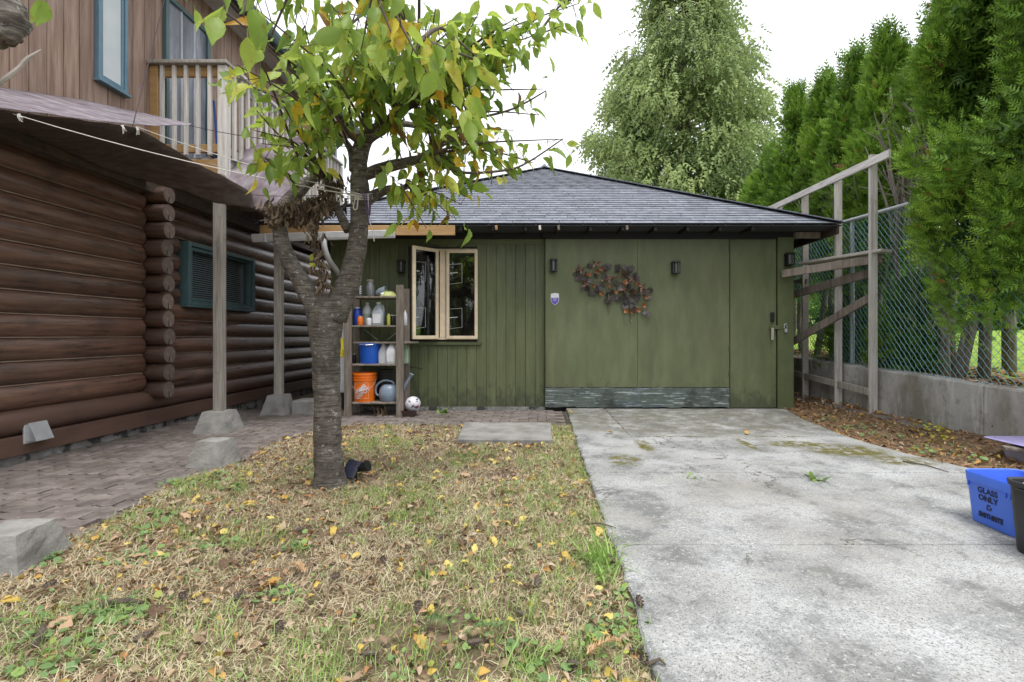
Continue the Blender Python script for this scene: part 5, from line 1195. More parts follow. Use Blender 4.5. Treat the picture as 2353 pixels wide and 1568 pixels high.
# ================================================================ METAL WALL SCULPTURE
SCY = 6.80
sc_ = thing('wall_sculpture', P(1405, 670, SCY), 'metal wall sculpture of leafy branches with orange flowers and hummingbirds', 'sculpture')
MT['patina'] = surf('dark_leaf_metal', [(.035, .035, .038), (.075, .068, .068), (.12, .085, .07)], scale=16, rough=.45, bump=.3, rnd=.3, metallic=.55)
MT['copper'] = surf('copper_bird_metal', [(.10, .055, .042), (.19, .105, .075)], scale=20, rough=.4, bump=.2, rnd=.25, metallic=.55)
MT['petal'] = surf('orange_petal_enamel', [(.15, .055, .025), (.28, .115, .035)], scale=16, rough=.4, bump=.15, rnd=.35, metallic=.3)
MT['stemm'] = plain('brass_stem', (.20, .17, .11), .4, .6)
def mapleaf():
    pts = [(0, -.35), (.1, -.12), (.42, -.28), (.33, -.02), (.52, .16), (.28, .18), (.3, .42), (.12, .3), (0, .62), (-.12, .3), (-.3, .42), (-.28, .18), (-.52, .16), (-.33, -.02), (-.42, -.28), (-.1, -.12)]
    V = [Vector((x, y, .16 * abs(x) + .05 * y * y)) for x, y in pts] + [Vector((0, 0.02, .0))]; n = len(pts)
    V2 = [v - Vector((0, 0, .025)) for v in V]
    return MB().add(V + V2, [[k, (k + 1) % n, n] for k in range(n)] + [[n + 1 + (k + 1) % n, n + 1 + k, 2 * n + 1] for k in range(n)] + [[k, n + 1 + k, n + 1 + (k + 1) % n, (k + 1) % n] for k in range(n)]).mesh('leaf', MT['patina'])
lfm = mapleaf()
def flower():
    m_ = MB()
    for k in range(5):
        a = 2 * math.pi * k / 5; R3 = Matrix.Rotation(a, 3, 'Z'); V = [R3 @ Vector(v) for v in ((0, .05, .03), (.2, .28, .14), (.13, .5, .22), (-.13, .5, .22), (-.2, .28, .14))]; m_.add(V, [[0, 1, 2, 3, 4]])
        V = [v - Vector((0, 0, .03)) for v in V]; m_.add(V, [[4, 3, 2, 1, 0]])
    return m_.lathe([(.12, 0), (.13, .1), (.05, .17), (0, .17)], 8).mesh('flower', MT['petal'])
flm = flower()
def bird():
    m_ = MB(); m_.tube([(-.55, 0, 0), (-.4, 0, .02), (-.15, 0, .06), (.1, 0, .1), (.27, .02, .12), (.4, .05, .1), (.46, .05, .1), (.8, .08, .1)], [.03, .08, .14, .15, .09, .10, .035, .008], 8)
    for s in (-1, 1): m_.add([(-.05, 0, .14), (.16, 0, .15), (.02, s * .34, .3), (-.2, s * .6, .34), (-.22, s * .3, .25)], [[0, 1, 2, 3, 4]]); m_.add([(-.05, 0, .12), (.16, 0, .13), (.02, s * .34, .28), (-.2, s * .6, .32), (-.22, s * .3, .23)], [[4, 3, 2, 1, 0]])
    m_.add([(-.5, 0, .03), (-.85, .1, 0), (-.9, -.1, 0)], [[0, 1, 2]]); return m_.mesh('hummingbird', MT['copper'], True)
bdm = bird()
rr = random.Random(8)
def sput(name, me, u, v, s, rz_, out=.03):
    e = Matrix.Rotation(math.radians(90), 4, 'X') @ Matrix.Rotation(rz_, 4, 'Z') @ Matrix.Rotation(rr.uniform(-.45, .45), 4, 'X') @ Matrix.Rotation(rr.uniform(-.45, .45), 4, 'Y')
    part(name, me, sc_, P(u, v, SCY - out), e.to_euler(), s)
# picture of the piece measured in the zoomed crop of the photograph (5.229 px per native px, origin 1600, 750)
def zc(x, y): return ((1600 + x / 5.229) / 1.3055, (750 + y / 5.229) / 1.3055)
LV = [(670, 390), (700, 460), (735, 300), (880, 260), (850, 390), (780, 430), (870, 480), (980, 410), (1110, 410), (1180, 270), (1120, 290), (1330, 250), (1310, 310), (1440, 280), (1540, 300), (1480, 400), (1620, 400), (1620, 450), (1090, 550), (1040, 600), (780, 610), (840, 620), (900, 690), (970, 680), (1180, 690), (1230, 740), (1160, 790), (1290, 740), (1350, 790), (1350, 600), (1500, 560), (1540, 650), (1440, 720), (1560, 730), (1640, 750), (1680, 660), (1450, 790), (1540, 790), (1480, 840), (1560, 870), (1440, 880), (1830, 640), (1790, 660), (1800, 730), (1560, 930), (1760, 980), (1810, 1010), (1300, 530), (1000, 610), (1250, 660)]
for (x, y) in LV: sput('leaf', lfm, *zc(x, y), rr.uniform(.09, .125), rr.uniform(0, 6.3), rr.uniform(.02, .05))
for (x, y) in ((1075, 300), (940, 565), (1210, 570), (1290, 665), (1070, 680), (1640, 545), (1440, 520), (1590, 655), (1730, 870), (1460, 960), (1650, 945), (1550, 970), (1770, 740), (860, 395), (1310, 430), (990, 340)): sput('flower', flm, *zc(x, y), rr.uniform(.05, .075), rr.uniform(0, 6), .05)
for (x, y, a) in ((990, 230, 2.2), (740, 310, .3), (830, 540, -.5), (1400, 370, 2.4), (1190, 460, .2), (1540, 480, .7), (1700, 590, 2.6), (1410, 640, 3.3)): sput('hummingbird', bdm, *zc(x, y), .125, a, .06)
for pth in (((1185, 970), (1180, 820), (1160, 600), (1050, 490), (900, 480)), ((1540, 1110), (1520, 900), (1480, 720), (1500, 560), (1400, 400)), ((1220, 850), (1330, 700), (1500, 700), (1840, 680)), ((1480, 900), (1640, 900), (1780, 980)), ((1160, 560), (1120, 420), (1100, 330)), ((1160, 600), (1280, 520), (1400, 500), (1540, 420))):
    pts, _ = smoothpath([P(*zc(x, y), SCY - .03) for x, y in pth], [1] * len(pth), 4); MB().tube(pts, .0055, 5).build('stem', MT['stemm'], sc_)
MB().tube([P(*zc(1540, 1120), SCY - .02), P(*zc(1530, 960), SCY - .03)], .006, 5).build('stem', MT['whitep'], sc_)
MB().lathe([(.004, 0), (.014, .14), (.012, .16)], 8, P(*zc(1185, 970), SCY - .025)).build('stem_base', MT['patina'], sc_)
# door nails / anchor so that the piece meets the door
MB().span(P(1405, 670, SCY).x - .02, P(1405, 670, SCY).x + .02, SCY - .04, SCY + .003, P(1405, 640, SCY).z - .02, P(1405, 640, SCY).z + .02).build('wall_bracket', MT['patina'], sc_)

# ================================================================ SOLAR SPOTLIGHT at the cherry trunk
q = G(818, 1108, .01); so = thing('solar_spotlight', (q.x, q.y, .0), 'small black solar garden spotlight staked at the foot of the cherry tree', 'garden light')
MT['solar'] = surf('solar_cells', [(.018, .020, .038), (.028, .030, .055)], scale=30, rough=.2, bump=0, rnd=0, spec=.6)
sz = lambda v: P(0, v, q.y).z
MB().tube([(q.x, q.y, -.05), (q.x, q.y, sz(1085))], [.008, .011], 10).build('stake', MT['black'], so, smooth='a')
MB().lathe([(.014, 0), (.02, .012), (.02, .03), (.03, .05), (.039, .085), (.039, .095), (.034, .095)], 18, (q.x + .006, q.y - .005, sz(1080)), Vector((.9, -.15, .38)).to_track_quat('Z', 'Y').to_matrix()).build('lamp_head', MT['black'], so, smooth='a')
pc = P(807, 1078, q.y - .02); Rp = Matrix.Rotation(math.radians(-8), 3, 'Z') @ Matrix.Rotation(math.radians(12), 3, 'Y') @ Matrix.Rotation(math.radians(50), 3, 'X')
pnl = MB().box(pc, (.10, .135, .012), Rp, .003).build('panel_frame', MT['black'], so)
sc2 = MB()
for i in range(2):
    for j in range(6): sc2.box(pc + Rp @ Vector((-.0235 + .047 * i, -.054 + .0216 * j, .0065)), (.045, .020, .002), Rp)
sc2.build('solar_cells', MT['solar'], pnl)['kind'] = 'stuff'
MB().tube([pc, (q.x, q.y, sz(1085))], .009, 8).build('bracket', MT['black'], so)

# ================================================================ CHERRY TREE
TY = 3.40
ch = thing('cherry_tree', (P(757, 1128, TY).x, TY, 0), 'forked cherry tree with banded bark and yellowing leaves on the lawn', 'tree')
def pr(r, Y): return r / FPX * Y           # radius measured on the picture -> metres
branches = []
def limb(name, pts, mat=MT['bark'], seg=14, k=4, jit=.05, parent=ch):
    """pts: (u, v, Y, radius in picture px)"""
    w3 = [P(u, v, Y) for u, v, Y, r in pts]; rd = [pr(r, Y) for u, v, Y, r in pts]
    a, b_ = smoothpath(w3, rd, k)
    o = rough_up(MB().tube(a, b_, seg, jit=jit).build(name, mat, parent, smooth=True), .10 * max(b_), 9, .05 * max(b_))
    branches.append((a, b_)); return o
limb('trunk', [(757, 1160, TY, 56), (757, 1138, TY, 45), (757, 1112, TY, 36), (756, 1070, TY, 31), (754, 1000, TY, 29), (751, 900, TY, 29), (748, 820, TY, 31), (747, 770, TY, 35), (752, 725, TY, 39), (757, 698, TY, 32), (758, 680, TY, 16)], seg=22, k=5, jit=.035)
branches.clear()
limb('limb', [(738, 735, TY, 27), (722, 700, TY - .01, 24), (692, 645, TY - .02, 20), (658, 585, TY, 17.5), (643, 535, TY + .05, 16.5), (640, 500, TY + .1, 16), (660, 466, TY + .15, 16), (686, 438, TY + .2, 15), (712, 415, TY + .22, 13), (742, 399, TY + .2, 9)])
limb('limb', [(768, 735, TY, 30), (782, 690, TY, 28), (798, 655, TY, 25.5), (814, 600, TY, 22.5), (822, 545, TY, 20.5), (826, 495, TY, 20), (828, 450, TY, 21), (826, 400, TY, 19), (828, 350, TY, 19), (842, 318, TY - .02, 17.5), (874, 296, TY - .05, 15), (905, 272, TY - .08, 14), (928, 243, TY - .1, 16), (962, 228, TY - .1, 14), (985, 224, TY - .1, 12)])
limb('limb', [(835, 405, TY, 13), (860, 394, TY, 14), (898, 382, TY - .02, 13), (947, 370, TY - .1, 11), (992, 354, TY - .2, 7)], seg=10)
limb('limb', [(838, 465, TY, 14), (862, 448, TY - .02, 12), (895, 436, TY - .05, 10), (923, 438, TY - .1, 9)], seg=10)
limb('limb', [(800, 530, TY, 11), (785, 500, TY + .02, 10), (768, 462, TY + .05, 9), (757, 432, TY + .1, 9), (748, 400, TY + .12, 8)], seg=10)
limb('limb', [(812, 392, TY, 10), (808, 350, TY + .05, 9), (790, 318, TY + .15, 6), (765, 270, TY + .3, 4)], seg=8)
limb('limb', [(834, 322, TY, 18), (808, 305, TY + .05, 12), (795, 298, TY + .05, 6)], seg=8)
limb('limb', [(870, 300, TY, 9), (930, 285, TY + .3, 7), (990, 300, TY + .5, 5), (1050, 320, TY + .6, 3)], seg=8)
# leafy shoots : (end u, end v, end Y, start u, start v, start Y, leaves, bend)
shoots = [
 # left side of crown
 (505, 20, 2.15, 760, 300, 3.3, 26), (560, 60, 2.0, 740, 300, 3.2, 30), (600, 30, 1.9, 745, 240, 3.0, 30), (560, 190, 2.5, 725, 400, 3.5, 26), (590, 255, 2.8, 725, 400, 3.5, 24), (585, 300, 2.9, 715, 405, 3.55, 16), (610, 365, 3.0, 700, 425, 3.5, 18), (655, 380, 3.1, 735, 405, 3.5, 10), (575, 380, 2.9, 690, 420, 3.45, 12), (600, 330, 2.8, 720, 405, 3.5, 14), (545, 150, 2.2, 720, 390, 3.4, 16),
 (650, 110, 2.5, 760, 280, 3.4, 34), (655, 190, 2.9, 765, 290, 3.5, 34), (660, 255, 3.0, 770, 320, 3.5, 34), (690, 300, 3.2, 780, 340, 3.5, 26), (700, 60, 2.4, 790, 290, 3.4, 34), (720, 150, 2.9, 800, 300, 3.4, 36), (730, 225, 3.1, 800, 310, 3.4, 34), (745, 320, 3.3, 800, 330, 3.5, 12), (690, 355, 3.3, 742, 400, 3.55, 8),
 # top centre
 (760, 10, 2.2, 830, 260, 3.2, 34), (790, 90, 2.7, 840, 290, 3.4, 36), (800, 170, 3.0, 845, 300, 3.4, 34), (820, 20, 2.3, 860, 250, 3.3, 34), (850, 110, 2.9, 870, 280, 3.4, 34), (870, 40, 2.5, 905, 260, 3.3, 34), (880, 190, 3.1, 890, 280, 3.4, 32), (900, 110, 2.8, 910, 265, 3.3, 34), (930, 30, 2.5, 930, 240, 3.3, 34), (940, 160, 3.0, 935, 240, 3.3, 30), (980, 80, 2.8, 960, 225, 3.3, 34), (1000, 20, 2.6, 965, 225, 3.3, 32),
 # right side
 (1010, 170, 3.0, 980, 225, 3.3, 30), (1050, 60, 2.9, 985, 215, 3.3, 34), (1060, 130, 3.1, 990, 222, 3.3, 32), (1100, 30, 3.0, 1000, 200, 3.3, 34), (1120, 100, 3.2, 1000, 210, 3.3, 32), (1150, 60, 3.2, 1050, 170, 3.3, 30), (1190, 40, 3.1, 1080, 150, 3.3, 30), (1230, 60, 3.2, 1100, 140, 3.3, 28), (1200, 120, 3.4, 1080, 190, 3.4, 28), (1260, 30, 3.2, 1160, 120, 3.3, 22), (1330, 8, 3.2, 1165, 125, 3.3, 22), (1290, 60, 3.3, 1180, 130, 3.3, 18), (1360, -10, 3.3, 1230, 90, 3.3, 20), (1210, 90, 3.2, 1100, 150, 3.3, 24), (1140, 160, 3.3, 1030, 215, 3.4, 26), (1070, 200, 3.2, 985, 226, 3.3, 26), (1110, 225, 3.3, 1000, 235, 3.3, 22), (1250, 205, 3.3, 1060, 275, 3.3, 14), (1180, 150, 3.3, 1080, 215, 3.3, 18),
 # lower right
 (1000, 270, 3.2, 930, 255, 3.3, 28), (1040, 290, 3.3, 950, 290, 3.4, 28), (1090, 300, 3.3, 990, 300, 3.5, 26), (1060, 340, 3.3, 985, 352, 3.2, 26), (1120, 345, 3.3, 1000, 350, 3.2, 24), (1290, 320, 3.2, 1100, 370, 3.2, 12), (1180, 300, 3.4, 1060, 330, 3.4, 16), (1240, 265, 3.4, 1080, 320, 3.4, 12), (1150, 375, 3.3, 1000, 358, 3.2, 22), (1225, 375, 3.3, 1060, 385, 3.2, 16), (1010, 395, 3.2, 960, 368, 3.25, 20), (1070, 400, 3.2, 980, 360, 3.2, 20), (1180, 410, 3.3, 1050, 400, 3.2, 12),
 (940, 330, 3.3, 880, 300, 3.4, 22), (900, 330, 3.4, 860, 305, 3.4, 14), (930, 395, 3.2, 900, 385, 3.3, 10),
 (945, 470, 3.15, 915, 438, 3.3, 12), (1000, 460, 3.2, 920, 440, 3.3, 20), (1060, 470, 3.25, 940, 445, 3.3, 20), (1100, 440, 3.3, 950, 450, 3.3, 14), (980, 525, 3.1, 930, 445, 3.25, 10), (1040, 500, 3.25, 960, 455, 3.3, 10),
 # the near bough that hangs towards the camera
 (840, 60, 1.55, 860, -40, 1.7, 10), (905, 90, 1.55, 880, 20, 1.75, 8), (960, 130, 1.6, 930, 62, 1.8, 10), (1000, 190, 1.7, 972, 90, 1.85, 10), (1072, 258, 1.9, 985, 110, 1.85, 10), (1107, 142, 2.0, 972, 90, 1.85, 10), (930, 40, 1.7, 880, 0, 1.75, 8), (690, 20, 1.5, 720, -60, 1.7, 9), (620, 90, 1.6, 660, -30, 1.75, 8), (560, 40, 1.5, 600, -60, 1.7, 8), (790, 70, 1.7, 800, -30, 1.75, 8),
]
tw = MB(); LP = []; LA = []; LSZ = []; LTI = []
rr = random.Random(21)
for (u1, v1, Y1, u0, v0, Y0, nlv) in shoots:
    a = P(u0, v0, Y0); b_ = P(u1, v1, Y1)
    if Y0 > 2.2:                                  # root the shoot on the nearest limb
        best = min((((p_ - a).length, p_) for br_, rd in branches for p_ in br_[3:]), key=lambda q: q[0]); a = best[1] if best[0] < .75 else a
    mid = a.lerp(b_, .5) + Vector((rr.gauss(0, .06), rr.gauss(0, .06), .09 + rr.gauss(0, .04)))
    pts, rd = smoothpath([a, a.lerp(mid, .5) + Vector((0, 0, .02)), mid, b_], [.010, .008, .006, .0025], 4)
    tw.tube(pts, rd, 5)
    yel = .30 if u1 > 940 and v1 > 230 else .14
    if v1 > 380: yel = .42
    if Y0 < 2.2: yel = .32 if u1 > 800 else .10
    for q in range(int(nlv * (1.6 if Y0 < 2.2 else (.85 if u1 < 735 else 1.08)))):
        s_ = rr.uniform(.28, 1.02) ** .8; p_ = pl(pts, min(s_, 1)) + Vector((rr.gauss(0, .07), rr.gauss(0, .07), rr.gauss(0, .065)))
        if Y0 < 2.2: p_ = pl(pts, min(s_, 1)) + Vector((rr.gauss(0, .04), rr.gauss(0, .06), rr.gauss(-.01, .03)))
        dr_ = (b_ - a).normalized(); dd_ = Vector((rr.gauss(0, .55), rr.gauss(0, .55), rr.uniform(-1.25, .05))) + dr_ * .35
        # short stalk back to the shoot
        LP.append(p_); LA.append(dd_.normalized()); LSZ.append(rr.uniform(.075, .13) * (.88 if Y0 < 2.2 else 1)); x = rr.random()
        LTI.append(rr.uniform(.0, .5) if x > yel else (rr.uniform(.52, .70) if x > yel * .48 else (rr.uniform(.72, .84) if x > yel * .12 else rr.uniform(.88, 1))))
        if rr.random() < .35: tw.tube([pl(pts, min(s_, 1)), p_], [.0025, .0015], 3, cap=False)
# bare lower shoots and cut stubs
for pth in ([(597, 130, 2.6), (640, 240, 3.0), (690, 370, 3.3), (740, 410, 3.5)], [(650, 240, 2.9), (700, 330, 3.2), (745, 400, 3.5)], [(745, 250, 3.3), (740, 330, 3.4), (735, 410, 3.5)], [(1253, 210, 3.3), (1180, 250, 3.3), (1096, 272, 3.3), (1000, 290, 3.4)], [(1294, 319, 3.2), (1210, 375, 3.2), (1152, 393, 3.2), (1050, 395, 3.2), (990, 356, 3.2)], [(1107, 142, 2.0), (972, 90, 1.85), (856, 22, 1.75), (760, -60, 1.7)], [(720, -60, 1.7), (800, -40, 1.72), (856, 22, 1.75)], [(560, -80, 1.7), (650, -50, 1.72), (760, -60, 1.7), (900, -120, 2.0), (960, -60, 2.8), (960, 120, 3.2), (950, 228, 3.3)], [(660, 480, 3.4), (700, 470, 3.4), (775, 430, 3.45)]):
    pts, rd = smoothpath([P(*q) for q in pth], [lerp(.004, .011, k / (len(pth) - 1)) for k in range(len(pth))], 4); tw.tube(pts, rd, 6)
tw.build('twigs', MT['twig'], ch, smooth=True)['kind'] = 'stuff'
# leaf : folded along the midrib, bent, with a stalk
def leaf_t(curl, fold, wid=.26, seed=0):
    V = []; Fc = []; n = 13; rs = random.Random(seed)
    prof = [.0, .62, .95, 1.0, .80, .36, .0]
    for k in range(n):
        t0 = k / (n - 1); w_ = wid * lerp(prof[k // 2], prof[min(k // 2 + 1, 6)], .5 * (k % 2)) * (1.05 if k % 2 else .96); zc_ = -curl * t0 * t0 + (.010 if k % 2 else 0); wob = .5 * wob + rs.uniform(-.028, .028) if k else 0
        V += [(-w_, t0, zc_ + fold * w_ + wob), (0, t0, zc_), (w_, t0 + rs.uniform(-.01, .01), zc_ + fold * w_ - wob)]
    for k in range(n - 1):
        for s in (0, 1): a_ = k * 3 + s; Fc.append([a_, a_ + 1, a_ + 4, a_ + 3])
    b0 = len(V); V += [(-.008, -.22, .03), (.008, -.22, .03), (.008, .02, 0), (-.008, .02, 0)]; Fc.append([b0, b0 + 1, b0 + 2, b0 + 3])
    return V, Fc
LT = [leaf_t(.3, .5, .23, 1), leaf_t(.7, .8, .21, 2), leaf_t(.15, .3, .245, 3)]
order = sorted(range(len(LP)), key=lambda i: -LSZ[i] / LP[i].y)
picked = [i for i in order if .6 < LP[i].y and -1.1 < LP[i].x / LP[i].y < 1 and LP[i].z < EYE + .68 * LP[i].y][:300]
ps = set(picked)
lmesh = {}
def leaf_mesh(ti, sh):
    key = (int(ti * 14), sh)
    if key not in lmesh:
        V, Fc = LT[sh]; m_ = MB().add(V, Fc).mesh('leaf', MT['leaf'], True); at = m_.attributes.new('tint', 'FLOAT', 'FACE'); at.data.foreach_set('value', [(key[0] + .5) / 14] * len(Fc)); lmesh[key] = m_
    return lmesh[key]
for i in picked:
    d_ = LA[i]; q = Matrix(frames(np.array([tuple(d_)]), np.array([rr.uniform(-1.2, 1.2)]))[0].tolist()); part('leaf', leaf_mesh(LTI[i], rr.randrange(3)), ch, LP[i], q.to_euler(), LSZ[i] * 1.08)
restl = [i for i in range(len(LP)) if i not in ps]
for s in range(3):
    idx = restl[s::3]; n = len(idx)
    o = scatter('foliage', *LT[s], frames(np.array([tuple(LA[i]) for i in idx]), RNG.uniform(-1.2, 1.2, n)) * np.array([LSZ[i] for i in idx])[:, None, None], np.array([tuple(LP[i]) for i in idx]), MT['leaf'], [LTI[i] for i in idx], ch, True); o['kind'] = 'stuff'
# withered bunch caught in the fork of the left limb, and a withered spray below it
W = []; A = []
for k in range(330):
    u = rr.uniform(612, 765); c0 = 478 - (u - 612) * .10; v = c0 + rr.uniform(-12, 34) * (1 if u < 740 else .6); W.append(P(u, v, TY + .06 + rr.gauss(0, .07))); A.append((rr.gauss(0, .35), rr.gauss(0, .35), -1))
for k in range(60):
    t_ = rr.random(); u = lerp(715, 745, t_) + rr.gauss(0, 8); W.append(P(u, lerp(505, 665, t_), TY - .05 + rr.gauss(0, .04))); A.append((rr.gauss(0, .4), rr.gauss(0, .4), -1))
for k in range(60): W.append(P(rr.uniform(735, 800), rr.uniform(395, 470), TY + .05 + rr.gauss(0, .06))); A.append((rr.gauss(0, .4), rr.gauss(0, .4), -1))
W = W + [p_ + Vector((rr.gauss(0, .02), rr.gauss(0, .03), rr.gauss(0, .02))) for p_ in W]; A = A + A
n = len(W); V, Fc = leaf_t(.3, 1.6, .12, 9)
o = scatter('withered_leaves', V, Fc, frames(np.array(A), RNG.uniform(-3, 3, n)) * RNG.uniform(.03, .085, n)[:, None, None], np.array([tuple(p_) for p_ in W]), MT['deadleaf'], RNG.uniform(0, 1, n), ch, True); o['kind'] = 'stuff'
m_ = MB(); m_.tube([P(612, 478, TY + .06), P(700, 470, TY + .05), P(770, 440, TY + .06)], [.006, .008, .006], 5); m_.tube(smoothpath([P(705, 500, TY), P(722, 560, TY - .04), P(738, 640, TY - .05), P(745, 668, TY - .05)], [.006, .005, .004, .002], 4)[0], .004, 5)
m_.build('dead_twig', MT['twig'], ch)
for k in range(4):
    d_ = Vector((rr.gauss(.2, .5), -.5, rr.gauss(-.1, .4))).normalized(); q = Matrix(frames(np.array([tuple(d_)]), np.array([rr.uniform(-1, 1)]))[0].tolist()); part('leaf', leaf_mesh(.6, 2), ch, P(712 + k * 6, 600 + k * 5, TY - .1), q.to_euler(), .07)

# ---- limb of another tree reaching into the picture above the tarpaulin
ot = thing('overhanging_limb', P(-40, 20, 1.1), 'dark rough limb of a tree hanging in beside the cedar boards', 'branch')
pts, rd = smoothpath([P(-260, -160, 1.3), P(-120, -60, 1.2), P(-30, 10, 1.12), P(16, 50, 1.1), P(10, 90, 1.1), P(12, 106, 1.1)], [.09, .07, .058, .036, .024, .008], 8)
rough_up(MB().tube(pts, rd, 20, jit=.15).build('limb', MT['bark'], ot, smooth=True), .022, 22, .010)
MB().tube([P(14, 80, 1.1), P(28, 100, 1.1), P(42, 98, 1.1)], [.016, .010, .002], 7, jit=.2).build('stub', MT['bark'], ot, smooth=True)
pts, rd = smoothpath([P(-60, 235, 1.3), P(-5, 193, 1.35), P(40, 160, 1.4), P(62, 136, 1.42), P(95, 115, 1.45)], [.008, .007, .006, .006, .002], 4); MB().tube(pts, rd, 6).build('twig', MT['twig_pale'], ot)
MB().tube([P(-60, 235, 1.3), P(-160, 100, 1.28), P(-200, -110, 1.25)], [.008, .012, .02], 6).build('twig', MT['twig_pale'], ot)
m_ = MB().add(*LT[0]).mesh('leaf', MT['leaf'], True); at = m_.attributes.new('tint', 'FLOAT', 'FACE'); at.data.foreach_set('value', [.25] * len(LT[0][1]))
for (u, v) in ((92, -4), (105, 2)): part('leaf', m_, ot, P(u, v, 1.3), (math.radians(-70), .3, .4), .07)
MB().tube([P(60, -90, 1.2), P(92, -20, 1.3)], .004, 5).build('twig', MT['twig'], ot)

# ================================================================ TARPAULINS and cords
def sheet(rows, name, mat, parent, sub=6, amp=.012, freq=4.0, seed=0, sag=0.0):
    R = []; nr_, nc = len(rows), len(rows[0])
    for i in range((nr_ - 1) * sub + 1):
        fi = min(i / sub, nr_ - 1 - 1e-6); a = int(fi); fa = fi - a; line = []
        for j in range((nc - 1) * sub + 1):
            fj = min(j / sub, nc - 1 - 1e-6); b_ = int(fj); fb = fj - b_
            p_ = rows[a][b_].lerp(rows[a][b_ + 1], fb).lerp(rows[a + 1][b_].lerp(rows[a + 1][b_ + 1], fb), fa)
            edge = math.sin(math.pi * i / ((nr_ - 1) * sub))
            p_ = p_ + Vector((.3, -.4, 1)) * (amp * mnoise.noise(Vector((p_.x * freq, p_.y * freq, seed))) + .4 * amp * mnoise.noise(Vector((p_.x * freq * 4, p_.y * freq * 2, seed + 9)))) - Vector((0, 0, sag * edge)); line.append(p_)
        R.append(line)
    o = MB().grid(R).build(name, mat, parent, smooth=True); md = o.modifiers.new('thickness', 'SOLIDIFY'); md.thickness = .004; return o
MT['tarp_b'] = surf('brown_tarp', [(.13, .105, .096), (.19, .155, .142), (.26, .22, .20)], stretch=(1, 2.5, 2), scale=7, rough=.55, bump=.3, bscale=16, rnd=0, blotch=[((.16, .135, .125), 3, .6, .75, .4, (1, 4, 4))])
MT['tarp_l'] = surf('silvery_tarp', [(.17, .13, .155), (.33, .285, .32), (.56, .53, .58)], stretch=(1.5, 2, 9), scale=4, rough=.4, bump=.4, bscale=12, rnd=0, spec=.5)
MT['tarp_m'] = surf('mauve_tarp', [(.15, .11, .125), (.26, .21, .235), (.46, .43, .47)], stretch=(2, 1.4, 1.4), scale=2.4, rough=.4, bump=.45, bscale=9, rnd=0, spec=.5, blotch=[((.55, .52, .57), 2.2, .54, .70, .75)])
add_trans(MT['tarp_b'], .5); add_trans(MT['tarp_l'], .3); add_trans(MT['tarp_m'], .3)
tp = thing('tarpaulin', (-3.7, 4.4, 2.6), 'brown tarpaulin strung from the log wall with a silvery folded top edge', 'tarpaulin')
E2 = [P(*q) for q in ((-120, 232, 2.95), (0, 250, 3.22), (100, 265, 3.46), (250, 284, 3.87), (310, 291, 4.12), (380, 330, 4.45), (450, 374, 4.75), (520, 410, 5.0), (562, 432, 5.1), (580, 446, 5.16))]
E3 = [Vector((-4.08, y, 2.635 + .03 * math.sin(y * 5))) for y in (3.15, 3.55, 3.95, 4.4, 4.75, 5.05, 5.22)] + [P(*q) for q in ((420, 437, 5.22), (490, 466, 5.2), (584, 480, 5.18))]
sheet([E2, E3], 'under_sheet', MT['tarp_b'], tp, 9, .014, 3.5, 1, .03)
E1 = [P(*q) for q in ((-120, 186, 3.5), (0, 200, 3.80), (100, 216, 4.1), (200, 233, 4.4), (310, 257, 4.75), (440, 285, 4.95))]
E2b = [P(*q) for q in ((-120, 230, 2.93), (0, 248, 3.20), (100, 263, 3.44), (250, 283, 3.86), (345, 288, 4.3), (432, 291, 4.85))]
sheet([E1, E2b], 'folded_top', MT['tarp_l'], tp, 7, .010, 4, 5, .0)
for (u, v, Y) in ((40, 262, 3.3), (358 / 1.0 - 45, 292, 4.12), (278, 288, 3.96)):
    m_ = MB()
    for k in range(4): m_.tube([P(u + k * 2, v, Y), P(u + 4 + rr.uniform(-4, 6), v + 8, Y - .01), P(u + 5 + rr.uniform(-6, 8), v + rr.uniform(12, 20), Y)], .003, 4)
    m_.build('tie_knot', MT['rope_w'], tp)
tp2 = thing('tarpaulin', (-3.2, 5.6, 2.8), 'mauve tarpaulin sloping down from the balcony towards the cherry limb', 'tarpaulin')
sheet([[P(*q) for q in ((452, 368, 5.62), (520, 352, 5.8), (610, 331, 6.0), (725, 306, 6.2))], [P(*q) for q in ((520, 420, 5.4), (575, 408, 5.5), (640, 398, 5.5), (708, 380, 5.6))], [P(*q) for q in ((584, 482, 5.22), (612, 486, 5.1), (648, 478, 5.0), (694, 452, 4.95))]], 'sheet', MT['tarp_m'], tp2, 8, .03, 3, 3, .02)
def cord(label, pts, r, mat, sag=.02):
    w3 = [P(*q) for q in pts]; out = []
    for a_, b_ in zip(w3, w3[1:]):
        for k in range(8): f = k / 8; out.append(a_.lerp(b_, f) - Vector((0, 0, sag * 4 * f * (1 - f))))
    out.append(w3[-1]); tag(MB().tube(out, r, 5).build('cord', mat), label, 'cord', 'cords between tarpaulins and cherry tree')
cord('white cord along the underside of the brown tarpaulin to the cherry limb', [(30, 262, 3.3), (830, 452, 3.28)], .0035, MT['rope_w'], .04)
cord('white cord from the knotted tarpaulin corner to the cherry limb', [(316, 292, 4.12), (826, 446, 3.28)], .0035, MT['rope_w'], .03)
cord('dark cord from the silvery tarpaulin tip to the upper cherry limb', [(436, 289, 4.85), (812, 338, 3.30)], .003, MT['rope_d'], .03)
cord('dark cord from the low tarpaulin corner to the cherry limb', [(582, 448, 5.15), (830, 442, 3.28)], .003, MT['rope_d'], .02)
cord('thin pale cord from the mauve tarpaulin to the cherry limb', [(470, 372, 5.55), (830, 458, 3.27)], .0025, MT['rope_w'], .02)
cord('dark cord hanging from the house eave to the tarpaulin', [(305, 290, 4.1), (380, -10, 5.1)], .004, MT['rope_d'], 0)
kt = thing('cord_bundle', P(845, 480, 3.25), 'knotted purple and white cord wound round the cherry limb', 'cord')
m_ = MB()
